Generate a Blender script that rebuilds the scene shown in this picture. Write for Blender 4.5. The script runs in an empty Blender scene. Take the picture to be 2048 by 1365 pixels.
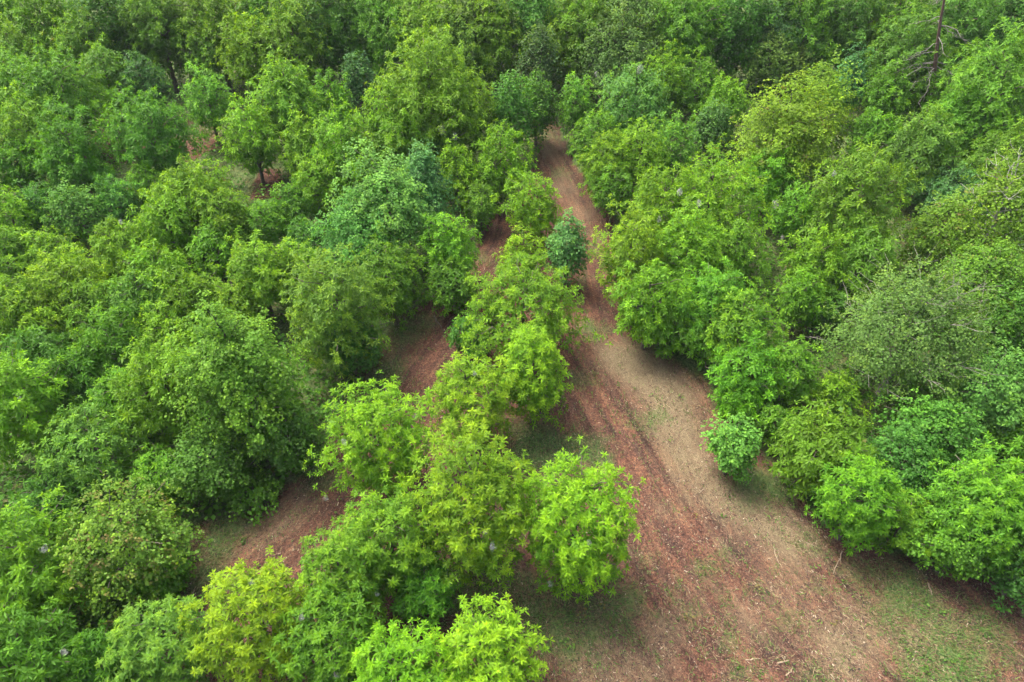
import bpy, math
import numpy as np
from mathutils import Vector, Matrix

RNG = np.random.default_rng(11)
sc = bpy.context.scene
COL = sc.collection

# ------------------------------------------------------------------ camera
H = 30.0                       # drone height above the ground straight below
PITCH = math.radians(38.0)     # below the horizon
SLOPE = math.tan(math.radians(8.0))   # the land climbs away from the viewer
FPX = 1366.0                   # focal length in photo pixels (2048 wide)
cam_d = bpy.data.cameras.new('camera')
cam_d.sensor_width = 36.0
cam_d.lens = 36.0 * FPX / 2048.0
cam_d.clip_start = 0.1
cam_d.clip_end = 3000.0
cam = bpy.data.objects.new('camera', cam_d)
COL.objects.link(cam)
cam.location = (0, 0, H)
cam.rotation_euler = (math.pi / 2 - PITCH, 0, 0)
sc.camera = cam

# ------------------------------------------------------------------ world, sun, exposure
SUN_EL, SUN_AZ = math.radians(64), math.radians(-58)     # azimuth from +Y towards +X
w = bpy.data.worlds.new('World')
sc.world = w
w.use_nodes = True
nt = w.node_tree
bg = nt.nodes['Background']
sky = nt.nodes.new('ShaderNodeTexSky')
sky.sky_type = 'NISHITA'
sky.sun_disc = False
sky.sun_elevation = SUN_EL
sky.sun_rotation = SUN_AZ
sky.dust_density = 8.0
sky.air_density = 0.7
sky.ozone_density = 0.6
nt.links.new(sky.outputs[0], bg.inputs[0])
bg.inputs[1].default_value = 0.13
sun_d = bpy.data.lights.new('sun', 'SUN')
sun_d.energy = 1.5
sun_d.angle = math.radians(26)
sun_d.color = (1.0, 0.95, 0.86)
sun = bpy.data.objects.new('sun', sun_d)
COL.objects.link(sun)
sdir = Vector((math.sin(SUN_AZ) * math.cos(SUN_EL), math.cos(SUN_AZ) * math.cos(SUN_EL), math.sin(SUN_EL)))
sun.rotation_euler = sdir.to_track_quat('Z', 'Y').to_euler()
sc.view_settings.view_transform = 'Standard'
sc.view_settings.look = 'None'
sc.view_settings.gamma = 1.0
sc.view_settings.use_curve_mapping = False
sc.view_settings.exposure = 1.92
sc.render.engine = 'CYCLES'
cy = sc.cycles
cy.max_bounces = 5
cy.volume_bounces = 0
cy.diffuse_bounces = 3
cy.glossy_bounces = 2
cy.transmission_bounces = 3
cy.transparent_max_bounces = 8
cy.caustics_reflective = False
cy.caustics_refractive = False
cy.use_denoising = True
cy.use_adaptive_sampling = True
cy.adaptive_threshold = 0.02

# ------------------------------------------------------------------ geometry of the view
SP, CP = math.sin(PITCH), math.cos(PITCH)
def ray(px, py):
    """direction through a photo pixel, with unit depth along the optical axis"""
    u = (px - 1024.0) / FPX
    v = (py - 682.5) / FPX
    # axes: right=(1,0,0); forward=(0,CP,-SP); up=(0,SP,CP)
    return np.array([u, CP - v * SP, -SP - v * CP])

def ground_z(x, y):
    x = np.asarray(x, float); y = np.asarray(y, float)
    rise = np.where(y < 100, y, 100 + 40 * np.tanh((y - 100) / 40))
    return (SLOPE * rise + 0.35 * np.sin(x * 0.11 + 0.7) * np.sin(y * 0.085 + 0.3)
            + 0.12 * np.sin(x * 0.37 + y * 0.21) + 0.05 * np.sin(x * 0.9 - y * 0.7 + 1.1))

def ground_hit(px, py):
    d = ray(px, py)
    lo, hi = 5.0, 900.0
    for _ in range(60):
        m = 0.5 * (lo + hi)
        p = d * m
        if H + p[2] > ground_z(p[0], p[1]):
            lo = m
        else:
            hi = m
    p = d * lo
    return np.array([p[0], p[1], float(ground_z(p[0], p[1]))])

# ------------------------------------------------------------------ helpers
def mesh_arrays(name, v, tris, col=None, smooth=False):
    me = bpy.data.meshes.new(name)
    n, m = len(v), len(tris)
    me.vertices.add(n)
    me.vertices.foreach_set('co', np.ascontiguousarray(v, np.float32).ravel())
    me.loops.add(m * 3)
    me.loops.foreach_set('vertex_index', np.ascontiguousarray(tris, np.int32).ravel())
    me.polygons.add(m)
    me.polygons.foreach_set('loop_start', np.arange(0, m * 3, 3, dtype=np.int32))
    me.polygons.foreach_set('loop_total', np.full(m, 3, np.int32))
    if smooth:
        me.polygons.foreach_set('use_smooth', np.ones(m, bool))
    if col is not None:
        a = me.attributes.new('tint', 'FLOAT_COLOR', 'POINT')
        c = np.ones((n, 4), np.float32)
        c[:, :3] = col
        a.data.foreach_set('color', c.ravel())
    me.update(calc_edges=True)
    return me

def obj(name, me, mat=None, parent=None):
    o = bpy.data.objects.new(name, me)
    COL.objects.link(o)
    if mat and me and not me.materials:
        me.materials.append(mat)
    if parent:
        o.parent = parent
    return o

def tag(o, label=None, cat=None, group=None, kind=None):
    if label: o['label'] = label
    if cat: o['category'] = cat
    if group: o['group'] = group
    if kind: o['kind'] = kind
    return o

class Tubes:
    """tapered bent tubes collected into one mesh"""
    def __init__(self):
        self.v, self.t, self.n = [], [], 0
    def add(self, pts, radii, sides=6):
        pts = np.asarray(pts, float)
        k = len(pts)
        tang = np.gradient(pts, axis=0)
        tang /= np.linalg.norm(tang, axis=1)[:, None] + 1e-9
        ref = np.array([0.31, 0.17, 0.93]) if abs(tang[0][2]) < 0.8 else np.array([1.0, 0.1, 0.0])
        ang = np.arange(sides) * 2 * math.pi / sides
        for i in range(k):
            a = np.cross(tang[i], ref); a /= np.linalg.norm(a) + 1e-9
            b = np.cross(tang[i], a)
            ring = pts[i] + radii[i] * (np.cos(ang)[:, None] * a + np.sin(ang)[:, None] * b)
            self.v.append(ring)
        o = self.n
        for i in range(k - 1):
            for j in range(sides):
                a0, a1 = o + i * sides + j, o + i * sides + (j + 1) % sides
                b0, b1 = a0 + sides, a1 + sides
                self.t += [(a0, a1, b1), (a0, b1, b0)]
        self.v.append(pts[-1:] + tang[-1:] * radii[-1])
        tip = o + k * sides
        for j in range(sides):
            self.t.append((o + (k - 1) * sides + j, o + (k - 1) * sides + (j + 1) % sides, tip))
        self.n += k * sides + 1
    def mesh(self, name):
        return mesh_arrays(name, np.concatenate(self.v), np.array(self.t), smooth=True)

def crooked(p0, p1, n, amp, rng, sag=0.0):
    t = np.linspace(0, 1, n)
    p = p0 + (p1 - p0) * t[:, None]
    L = np.linalg.norm(p1 - p0)
    off = rng.normal(0, amp * L, (n, 3)) * np.sin(t * math.pi)[:, None]
    p = p + off
    p[:, 2] += sag * L * np.sin(t * math.pi)
    return p

# ------------------------------------------------------------------ materials
def new_mat(name):
    m = bpy.data.materials.new(name)
    m.use_nodes = True
    m.node_tree.nodes.clear()
    return m, m.node_tree.nodes, m.node_tree.links

def leaf_material():
    m, N, L = new_mat('leaf')
    out = N.new('ShaderNodeOutputMaterial')
    info = N.new('ShaderNodeObjectInfo')
    att = N.new('ShaderNodeAttribute'); att.attribute_name = 'tint'
    sep = N.new('ShaderNodeSeparateColor'); L.new(att.outputs['Color'], sep.inputs[0])
    # young leaves are yellower and paler than mature ones of the same tree
    yng = N.new('ShaderNodeMix'); yng.data_type = 'RGBA'; yng.blend_type = 'MULTIPLY'
    yng.inputs[0].default_value = 1.0
    L.new(info.outputs['Color'], yng.inputs[6])
    yng.inputs[7].default_value = (2.05, 1.68, 0.9, 1)
    mix = N.new('ShaderNodeMix'); mix.data_type = 'RGBA'
    L.new(sep.outputs[0], mix.inputs[0])
    L.new(info.outputs['Color'], mix.inputs[6]); L.new(yng.outputs[2], mix.inputs[7])
    # leaf to leaf brightness
    br = N.new('ShaderNodeMath'); br.operation = 'MULTIPLY_ADD'
    L.new(sep.outputs[1], br.inputs[0]); br.inputs[1].default_value = 0.8; br.inputs[2].default_value = 0.6
    vm = N.new('ShaderNodeVectorMath'); vm.operation = 'SCALE'
    L.new(mix.outputs[2], vm.inputs[0]); L.new(br.outputs[0], vm.inputs['Scale'])
    # odd leaves turning rusty / yellowed
    rust = N.new('ShaderNodeMix'); rust.data_type = 'RGBA'
    L.new(sep.outputs[2], rust.inputs[0]); L.new(vm.outputs[0], rust.inputs[6])
    rust.inputs[7].default_value = (0.20, 0.13, 0.06, 1)
    bs = N.new('ShaderNodeBsdfPrincipled')
    L.new(rust.outputs[2], bs.inputs['Base Color'])
    bs.inputs['Roughness'].default_value = 0.5
    bs.inputs['Specular IOR Level'].default_value = 0.13
    tr = N.new('ShaderNodeBsdfTranslucent')
    tv = N.new('ShaderNodeMix'); tv.data_type = 'RGBA'; tv.blend_type = 'MULTIPLY'
    tv.inputs[0].default_value = 1.0
    L.new(rust.outputs[2], tv.inputs[6]); tv.inputs[7].default_value = (1.5, 1.35, 0.5, 1)
    L.new(tv.outputs[2], tr.inputs[0])
    ms = N.new('ShaderNodeMixShader'); ms.inputs[0].default_value = 0.42
    L.new(bs.outputs[0], ms.inputs[1]); L.new(tr.outputs[0], ms.inputs[2])
    L.new(ms.outputs[0], out.inputs[0])
    return m

def noise(N, L, vec, scale, detail=3.0, rough=0.55):
    n = N.new('ShaderNodeTexNoise')
    n.inputs['Scale'].default_value = scale
    n.inputs['Detail'].default_value = detail
    n.inputs['Roughness'].default_value = rough
    if vec is not None:
        L.new(vec, n.inputs['Vector'])
    return n

def ramp(N, L, fac, stops):
    r = N.new('ShaderNodeValToRGB')
    e = r.color_ramp.elements
    while len(e) < len(stops):
        e.new(0.5)
    for k, (p, c) in enumerate(stops):
        e[k].position = p
        e[k].color = (*c, 1) if len(c) == 3 else c
    L.new(fac, r.inputs[0])
    return r

def bark_material(name, c1, c2, scale=9.0):
    m, N, L = new_mat(name)
    out = N.new('ShaderNodeOutputMaterial')
    tc = N.new('ShaderNodeTexCoord')
    n = noise(N, L, tc.outputs['Object'], scale, 5.0, 0.65)
    r = ramp(N, L, n.outputs[0], [(0.3, c1), (0.7, c2)])
    bs = N.new('ShaderNodeBsdfPrincipled')
    L.new(r.outputs[0], bs.inputs['Base Color'])
    bs.inputs['Roughness'].default_value = 0.9
    bp = N.new('ShaderNodeBump'); bp.inputs['Strength'].default_value = 0.6
    L.new(n.outputs[0], bp.inputs['Height']); L.new(bp.outputs[0], bs.inputs['Normal'])
    L.new(bs.outputs[0], out.inputs[0])
    return m

def tint_material(name, rough=0.9, trans=0.0):
    """colour straight from the mesh's own per-piece colour"""
    m, N, L = new_mat(name)
    out = N.new('ShaderNodeOutputMaterial')
    att = N.new('ShaderNodeAttribute'); att.attribute_name = 'tint'
    bs = N.new('ShaderNodeBsdfPrincipled')
    L.new(att.outputs['Color'], bs.inputs['Base Color'])
    bs.inputs['Roughness'].default_value = rough
    bs.inputs['Specular IOR Level'].default_value = 0.25
    if trans:
        tr = N.new('ShaderNodeBsdfTranslucent'); L.new(att.outputs['Color'], tr.inputs[0])
        ms = N.new('ShaderNodeMixShader'); ms.inputs[0].default_value = trans
        L.new(bs.outputs[0], ms.inputs[1]); L.new(tr.outputs[0], ms.inputs[2])
        L.new(ms.outputs[0], out.inputs[0])
    else:
        L.new(bs.outputs[0], out.inputs[0])
    return m

def ground_material():
    m, N, L = new_mat('mulched_ground')
    out = N.new('ShaderNodeOutputMaterial')
    tc = N.new('ShaderNodeTexCoord')
    uv = N.new('ShaderNodeUVMap'); uv.uv_map = 'track'
    P = tc.outputs['Object']
    st = N.new('ShaderNodeMapping'); st.inputs['Scale'].default_value = (0.16, 1.0, 1.0)
    L.new(uv.outputs[0], st.inputs[0])
    S = st.outputs[0]
    big = noise(N, L, P, 0.9, 4.0, 0.65)
    streak = noise(N, L, S, 1.1, 5.0, 0.62)
    streak2 = noise(N, L, S, 3.2, 4.0, 0.6)
    st3 = N.new('ShaderNodeMapping'); st3.inputs['Scale'].default_value = (0.045, 1.0, 1.0)
    L.new(uv.outputs[0], st3.inputs[0])
    lines = noise(N, L, st3.outputs[0], 2.1, 4.0, 0.6); lines.inputs['Distortion'].default_value = 0.35
    fine = noise(N, L, P, 9.0, 4.0, 0.7)
    grain = noise(N, L, P, 34.0, 3.0, 0.75)
    # reddish brown mulch
    sb = N.new('ShaderNodeMix'); sb.data_type = 'FLOAT'; sb.inputs[0].default_value = 0.35
    L.new(streak.outputs[0], sb.inputs[2]); L.new(big.outputs[0], sb.inputs[3])
    soil = ramp(N, L, sb.outputs[0], [(0.33, (0.024, 0.016, 0.0145)), (0.43, (0.052, 0.029, 0.0225)),
                                          (0.54, (0.084, 0.042, 0.0285)), (0.68, (0.112, 0.066, 0.042))])
    g1 = ramp(N, L, fine.outputs[0], [(0.34, (0.42, 0.42, 0.46)), (0.5, (1.0, 1.0, 1.0)), (0.66, (1.7, 1.65, 1.5))])
    mul = N.new('ShaderNodeMix'); mul.data_type = 'RGBA'; mul.blend_type = 'MULTIPLY'; mul.inputs[0].default_value = 1
    L.new(soil.outputs[0], mul.inputs[6]); L.new(g1.outputs[0], mul.inputs[7])
    g2 = ramp(N, L, grain.outputs[0], [(0.34, (0.45, 0.45, 0.48)), (0.5, (1, 1, 1)), (0.64, (1.9, 1.8, 1.6))])
    mul2 = N.new('ShaderNodeMix'); mul2.data_type = 'RGBA'; mul2.blend_type = 'MULTIPLY'; mul2.inputs[0].default_value = 1
    L.new(mul.outputs[2], mul2.inputs[6]); L.new(g2.outputs[0], mul2.inputs[7])
    g3 = ramp(N, L, lines.outputs[0], [(0.36, (0.66, 0.65, 0.68)), (0.48, (1, 1, 1)), (0.56, (1.06, 1.02, 1.0)), (0.64, (1.38, 1.42, 1.32))])
    mul3 = N.new('ShaderNodeMix'); mul3.data_type = 'RGBA'; mul3.blend_type = 'MULTIPLY'; mul3.inputs[0].default_value = 1
    L.new(mul2.outputs[2], mul3.inputs[6]); L.new(g3.outputs[0], mul3.inputs[7])
    mul2 = mul3
    # straw where the mesh says so, broken up by streaks
    att = N.new('ShaderNodeAttribute'); att.attribute_name = 'tint'
    sep = N.new('ShaderNodeSeparateColor'); L.new(att.outputs['Color'], sep.inputs[0])
    brk = noise(N, L, S, 2.4, 5.0, 0.7)
    lb = N.new('ShaderNodeMix'); lb.data_type = 'FLOAT'; lb.inputs[0].default_value = 0.75
    L.new(lines.outputs[0], lb.inputs[2]); L.new(brk.outputs[0], lb.inputs[3])
    def masked(chan, nz, lo, hi):
        a = N.new('ShaderNodeMath'); a.operation = 'ADD'
        L.new(chan, a.inputs[0]); L.new(nz, a.inputs[1])
        mr = N.new('ShaderNodeMapRange'); mr.inputs[1].default_value = lo; mr.inputs[2].default_value = hi
        L.new(a.outputs[0], mr.inputs[0])
        return mr.outputs[0]
    straw_f = masked(sep.outputs[0], lb.outputs[0], 0.68, 1.22)
    strawc = ramp(N, L, grain.outputs[0], [(0.34, (0.05, 0.038, 0.024)), (0.5, (0.13, 0.102, 0.06)), (0.66, (0.24, 0.195, 0.115))])
    mx = N.new('ShaderNodeMix'); mx.data_type = 'RGBA'
    L.new(straw_f, mx.inputs[0]); L.new(mul2.outputs[2], mx.inputs[6]); L.new(strawc.outputs[0], mx.inputs[7])
    gn = noise(N, L, P, 1.3, 5.0, 0.7)
    green_f = masked(sep.outputs[1], gn.outputs[0], 0.66, 1.15)
    grc = ramp(N, L, fine.outputs[0], [(0.34, (0.028, 0.05, 0.016)), (0.5, (0.065, 0.105, 0.03)), (0.66, (0.12, 0.155, 0.055))])
    mg = N.new('ShaderNodeMix'); mg.data_type = 'RGBA'
    L.new(green_f, mg.inputs[0]); L.new(mx.outputs[2], mg.inputs[6]); L.new(grc.outputs[0], mg.inputs[7])
    bs = N.new('ShaderNodeBsdfPrincipled')
    L.new(mg.outputs[2], bs.inputs['Base Color'])
    bs.inputs['Roughness'].default_value = 0.95
    bs.inputs['Specular IOR Level'].default_value = 0.15
    ad = N.new('ShaderNodeMath'); ad.operation = 'ADD'
    L.new(fine.outputs[0], ad.inputs[0]); L.new(streak2.outputs[0], ad.inputs[1])
    bp = N.new('ShaderNodeBump'); bp.inputs['Strength'].default_value = 0.7; bp.inputs['Distance'].default_value = 0.12
    L.new(ad.outputs[0], bp.inputs['Height']); L.new(bp.outputs[0], bs.inputs['Normal'])
    L.new(bs.outputs[0], out.inputs[0])
    return m

def web_material():
    m, N, L = new_mat('web_silk')
    out = N.new('ShaderNodeOutputMaterial')
    tc = N.new('ShaderNodeTexCoord')
    n = noise(N, L, tc.outputs['Object'], 9.0, 5.0, 0.7)
    d = N.new('ShaderNodeBsdfDiffuse'); d.inputs[0].default_value = (0.62, 0.60, 0.57, 1)
    t = N.new('ShaderNodeBsdfTransparent')
    r = ramp(N, L, n.outputs[0], [(0.40, (0, 0, 0)), (0.75, (0.36, 0.36, 0.36))])
    ms = N.new('ShaderNodeMixShader')
    L.new(r.outputs[0], ms.inputs[0]); L.new(t.outputs[0], ms.inputs[1]); L.new(d.outputs[0], ms.inputs[2])
    L.new(ms.outputs[0], out.inputs[0])
    return m

LEAF = leaf_material()
BARK = bark_material('bark_brown', (0.055, 0.042, 0.033), (0.15, 0.12, 0.095))
PALE = bark_material('bark_pale', (0.20, 0.185, 0.165), (0.46, 0.44, 0.40), 6.0)
REDBARK = bark_material('bark_red', (0.06, 0.038, 0.03), (0.15, 0.088, 0.064), 6.0)
GREYBARK = bark_material('bark_grey', (0.07, 0.062, 0.055), (0.20, 0.185, 0.165), 6.0)
TWIG = bark_material('bark_twig', (0.12, 0.105, 0.09), (0.30, 0.28, 0.25), 6.0)
STICK = bark_material('stick_wood', (0.13, 0.095, 0.06), (0.32, 0.25, 0.165), 8.0)
GROUND = ground_material()
BLADE = tint_material('grass_blade', 0.7, 0.3)
CHIP = tint_material('wood_chip', 0.9)
WEB = web_material()

# ------------------------------------------------------------------ ground with mown lanes
def world_line(pts):
    return np.array([ground_hit(*p)[:2] for p in pts])

LINES = [world_line([(1062, 215), (1085, 270), (1125, 345), (1165, 430), (1192, 540), (1222, 640), (1290, 745),
                     (1385, 890), (1500, 1070), (1640, 1240), (1790, 1400), (1960, 1560)]),
         world_line([(1010, 400), (985, 490), (905, 620), (830, 720), (740, 850), (600, 1020), (440, 1170), (300, 1330)])]

def track_coords(x, y):
    best = np.full(x.shape, 1e9)
    S = np.zeros_like(x); T = np.zeros_like(x); W = np.zeros(x.shape, int)
    for k, ln in enumerate(LINES):
        s0 = 0.0
        for a, b in zip(ln[:-1], ln[1:]):
            d = b - a; L = np.hypot(*d); d = d / L
            rx, ry = x - a[0], y - a[1]
            s = np.clip(rx * d[0] + ry * d[1], 0, L)
            qx, qy = rx - s * d[0], ry - s * d[1]
            dist = np.hypot(qx, qy)
            side = np.sign(d[0] * ry - d[1] * rx)
            m = dist < best
            best[m] = dist[m]; S[m] = s0 + s[m]; T[m] = (dist * side)[m]; W[m] = k
            s0 += L
    return S, T, W, best

def in_poly(x, y, poly):
    inside = np.zeros(x.shape, bool)
    n = len(poly)
    for i in range(n):
        x0, y0 = poly[i]; x1, y1 = poly[(i + 1) % n]
        c = (y0 > y) != (y1 > y)
        xx = (x1 - x0) * (y - y0) / ((y1 - y0) if y1 != y0 else 1e-9) + x0
        inside ^= c & (x < xx)
    return inside

CLEAR = world_line([(1035, 225), (1105, 225), (1150, 330), (1225, 430), (1260, 640), (1300, 690), (1420, 770), (1500, 880),
                    (1660, 1060), (1790, 1105), (1910, 1150), (2220, 1190), (2450, 1600), (250, 1600), (330, 1300),
                    (390, 1050), (560, 980), (640, 940), (700, 780), (790, 640), (930, 560), (980, 430), (1040, 400), (1080, 300)])
OPEN2 = world_line([(225, 355), (262, 318), (300, 320), (365, 285), (372, 232), (445, 242), (436, 298), (330, 345), (262, 368)])
OPEN3 = world_line([(500, 400), (520, 340), (560, 340), (570, 400)])
def open_ground(x, y):
    return in_poly(x, y, CLEAR) | in_poly(x, y, OPEN2) | in_poly(x, y, OPEN3)

def blob(x, y, pts):
    """sum of soft spots around photo places: (px, py, radius m, weight)"""
    f = np.zeros_like(x)
    for px, py, r, wt in pts:
        g = ground_hit(px, py)
        f += wt * np.exp(-((x - g[0]) ** 2 + (y - g[1]) ** 2) / (r * r))
    return f

STRAW = [(1500, 1250, 1.2, .3), (1450, 1100, .7, .3), (1720, 1240, 1.5, .35), (1850, 1290, 1.5, .35), (1250, 1100, .6, .25), (1330, 1260, .9, .3),
         (1235, 715, 1.6, .5), (1290, 735, 1.9, .6), (1340, 790, 1.9, .6), (1350, 860, 1.6, .55), (1380, 930, 1.5, .5),
         (1440, 990, 1.5, .5), (1530, 1040, 1.6, .5), (1590, 1090, 1.4, .45), (1100, 300, 2.2, .45), (1125, 370, 2.0, .4),
         (1170, 430, 1.6, .35), (1650, 1290, 1.5, .3), (1180, 1320, 1.6, .4), (1300, 1330, 1.5, .35), (600, 1010, 1.5, .25),
         (520, 1060, 1.5, .3), (1330, 1020, .9, .25), (1400, 1180, 1.4, .2), (1700, 1330, 1.4, .3), (1560, 1180, 1.3, .25)]
GREEN = [(1080, 265, 2.4, .42), (1120, 345, 1.3, .35), (1185, 500, 1.0, .3), (415, 265, 2.0, .3), (1040, 1010, 1.2, .3), (1290, 1120, .6, .3), (1580, 1240, .7, .3), (1500, 1180, .5, .28), (1450, 1110, .5, .28), (1640, 1180, .6, .28),
         (1170, 900, 1.4, .5), (1090, 910, 1.5, .55), (1060, 880, 1.5, .5), (1290, 850, .8, .35), (1320, 830, .7, .4), (1210, 930, .7, .4),
         (1240, 1210, 1.3, .55), (1150, 1290, 1.4, .45), (1100, 1230, 1.3, .4), (1180, 660, 1.3, .45), (1160, 760, 1.0, .4), (1310, 680, 1.6, .4),
         (1400, 740, 1.2, .4), (1440, 800, 1.1, .35), (1500, 965, 1.2, .5), (1560, 980, 1.2, .5), (1620, 1080, .9, .36),
         (1480, 1020, .7, .3), (1700, 1140, 1.0, .36), (1800, 1160, 1.3, .42), (1830, 1200, .9, .6), (1760, 1230, .9, .4),
         (1900, 1280, 1.5, .35), (1980, 1260, 1.6, .4), (1850, 1340, 1.2, .55), (1930, 1350, 1.2, .45), (1640, 1365, 1.1, .3),
         (1410, 1140, .7, .35), (1385, 1230, .7, .35), (1455, 1290, .6, .35), (1480, 1350, .7, .35), (1350, 1180, .5, .25),
         (800, 660, 1.6, .55), (770, 740, 1.4, .5), (740, 790, 1.4, .45), (640, 960, 1.3, .35), (470, 1030, 1.4, .5), (430, 1090, 1.3, .45),
         (400, 1170, 1.2, .45), (860, 640, 1.0, .3), (990, 1280, 1.4, .4), (930, 1180, 1.5, .6), (1040, 1170, 1.1, .35),
         (1160, 560, 1.1, .3), (1200, 470, 1.0, .35), (960, 520, 1.2, .3), (250, 350, 2.6, .5), (390, 250, 2.2, .4), (1360, 690, 1.3, .35)]

def ground_masks(x, y):
    s, t, wl, dist = track_coords(x, y)
    straw = blob(x, y, STRAW) + .06
    green = blob(x, y, GREEN)
    green = np.where(open_ground(x, y), green, np.maximum(green, 0.6))
    return np.clip(straw, 0, 1), np.clip(green, 0, 1)

def build_ground():
    def axis(lo, a, b, hi, fine, coarse):
        return np.concatenate([np.linspace(lo, a, coarse)[:-1], np.arange(a, b, fine), np.linspace(b, hi, coarse)])
    xs = axis(-700, -26, 34, 700, 0.35, 14)
    ys = axis(-40, 4, 92, 1500, 0.35, 16)
    X, Y = np.meshgrid(xs, ys)
    x, y = X.ravel(), Y.ravel()
    s, t, wl, dist = track_coords(x, y)
    z = ground_z(x, y)
    rut = 0.05 * np.sin(t * 2.6 + np.sin(s * 0.2)) * np.exp(-(dist / 7) ** 2)
    rn = np.random.default_rng(3).normal(0, 0.014, x.size)
    near = (np.abs(x - 4) < 30) & (y > 4) & (y < 92)
    z = z + np.where(near, rut + rn, 0)
    nx, ny = len(xs), len(ys)
    i = np.arange((nx - 1) * (ny - 1)); r, c = i // (nx - 1), i % (nx - 1)
    a = r * nx + c
    tris = np.concatenate([np.stack([a, a + 1, a + nx + 1], 1), np.stack([a, a + nx + 1, a + nx], 1)])
    st, gr = ground_masks(x, y)
    me = mesh_arrays('ground', np.stack([x, y, z], 1), tris, np.stack([st, gr, np.zeros_like(st)], 1), smooth=True)
    uvl = me.uv_layers.new(name='track')
    li = np.empty(len(me.loops), np.int32); me.loops.foreach_get('vertex_index', li)
    uvl.data.foreach_set('uv', np.stack([s[li], t[li]], 1).astype(np.float32).ravel())
    tag(obj('ground', me, GROUND), 'reddish brown mulched ground with straw and grass streaks', kind='structure')
build_ground()

# ------------------------------------------------------------------ leaf templates
def leaf_pinnate(L, rng, pairs, wid):
    """one compound leaf along +x: pairs of leaflets on a rachis, gently arched"""
    v, t = [], []
    def leaflet(base, d, ln, wd):
        d = d / np.linalg.norm(d)
        side = np.cross(d, [0, 0, 1.0])
        i = len(v)
        v.extend([base, base + d * ln * .5 + side * wd, base + d * ln + np.array([0, 0, -.06 * ln]), base + d * ln * .5 - side * wd])
        t.extend([(i, i + 1, i + 2), (i, i + 2, i + 3)])
    for k in range(pairs):
        f = 0.14 + 0.78 * k / pairs
        ln = wid * (0.75 + 0.5 * math.sin(math.pi * (f * .85 + .1)))
        b = np.array([f * L, 0, 0.05 * L * math.sin(f * math.pi)])
        for sgn in (-1, 1):
            a = math.radians(rng.uniform(48, 66))
            leaflet(b, np.array([math.cos(a), sgn * math.sin(a), -0.12 + rng.uniform(-.12, .12)]), ln, 0.42 * L / pairs)
    leaflet(np.array([0.86 * L, 0, 0]), np.array([1, 0, -.1]), L * .22, 0.4 * L / pairs)
    return np.array(v), np.array(t)

def leaf_strip(L, rng, wid):
    w2 = wid * L
    v = np.array([[0.05 * L, 0, 0], [.32 * L, w2 * .9, -.02 * L], [.32 * L, -w2 * .9, -.02 * L],
                  [.7 * L, w2, -.01 * L], [.7 * L, -w2, -.01 * L], [1.0 * L, 0, -.03 * L]])
    return v, np.array([(0, 2, 1), (1, 2, 3), (2, 4, 3), (3, 4, 5)])

def leaf_diamond(L, rng, wid):
    w2 = wid * L * 1.15
    v = np.array([[0.05 * L, 0, 0], [.55 * L, w2, -.03 * L], [1.0 * L, 0, 0], [.55 * L, -w2, -.03 * L]])
    return v, np.array([(0, 2, 1), (0, 3, 2)])

def rosette(rng, n_leaf, detail, length=(0.55, 1.0), young_core=0.75, wid=0.2):
    """leaves spiralling out of a shoot tip whose axis is +z, radius about 1"""
    V, T, C = [], [], []
    n = 0
    for k in range(n_leaf):
        f = (k + .5) / n_leaf                                 # 0 inner/young .. 1 outer/old
        L = (length[0] + (length[1] - length[0]) * f ** .7) * rng.uniform(.82, 1.12)
        if detail == 0: v, t = leaf_pinnate(L, rng, 6, wid * L ** .5)
        elif detail == 1: v, t = leaf_pinnate(L, rng, 3, wid * 1.1 * L ** .5)
        elif detail == 2: v, t = leaf_strip(L, rng, wid * .8)
        else: v, t = leaf_diamond(L, rng, wid * .85)
        el = math.radians(68 - 88 * f + rng.uniform(-10, 10))   # above the plane across the shoot
        az = k * 2.39996 + rng.uniform(-.3, .3)
        roll = rng.uniform(-.5, .5)
        R = (Matrix.Rotation(az, 3, 'Z') @ Matrix.Rotation(-el, 3, 'Y') @ Matrix.Rotation(roll, 3, 'X'))
        v = v @ np.array(R).T
        V.append(v); T.append(t + n); n += len(v)
        yv = np.clip(young_core * (1 - f) ** 1.2 + rng.uniform(-.12, .12), 0, 1)
        C.append(np.tile([yv, rng.uniform(.25, .75), 0], (len(v), 1)))
    return np.concatenate(V), np.concatenate(T), np.concatenate(C)

def sprig(rng, n_leaf, size=0.5, tris=4):
    """a twig end with broad single leaves held in several tiers, radius about 1"""
    V, T, C = [], [], []
    n = 0
    for k in range(n_leaf):
        d = rng.normal(0, 1, 3); d[2] = abs(d[2]) * .8 + .05; d /= np.linalg.norm(d)
        p = d * rng.uniform(.25, .85)
        L = size * rng.uniform(.75, 1.2)
        wd = L * rng.uniform(.36, .46)
        v = np.array([[0, 0, 0], [.3 * L, wd, .1 * L], [L, 0, -.05 * L], [.3 * L, -wd, .1 * L], [.72 * L, wd * .8, .02 * L], [.72 * L, -wd * .8, .02 * L]])
        t = np.array([(0, 2, 1), (1, 2, 4), (0, 3, 2), (3, 5, 2)])
        if tris == 2:
            v = v[:4] * np.array([1, 1.1, 1]); v[1:4:2, 0] = .5 * L; t = np.array([(0, 2, 1), (0, 3, 2)])
        az = math.atan2(d[1], d[0]) + rng.uniform(-.7, .7)
        R = Matrix.Rotation(az, 3, 'Z') @ Matrix.Rotation(rng.uniform(-.75, .55), 3, 'Y') @ Matrix.Rotation(rng.uniform(-.6, .6), 3, 'X')
        V.append(v @ np.array(R).T + p); T.append(t + n); n += len(v)
        C.append(np.tile([np.clip(.5 * d[2] * rng.uniform(.2, 1), 0, 1), rng.uniform(.15, .85), 0], (len(v), 1)))
    return np.concatenate(V), np.concatenate(T), np.concatenate(C)

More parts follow.
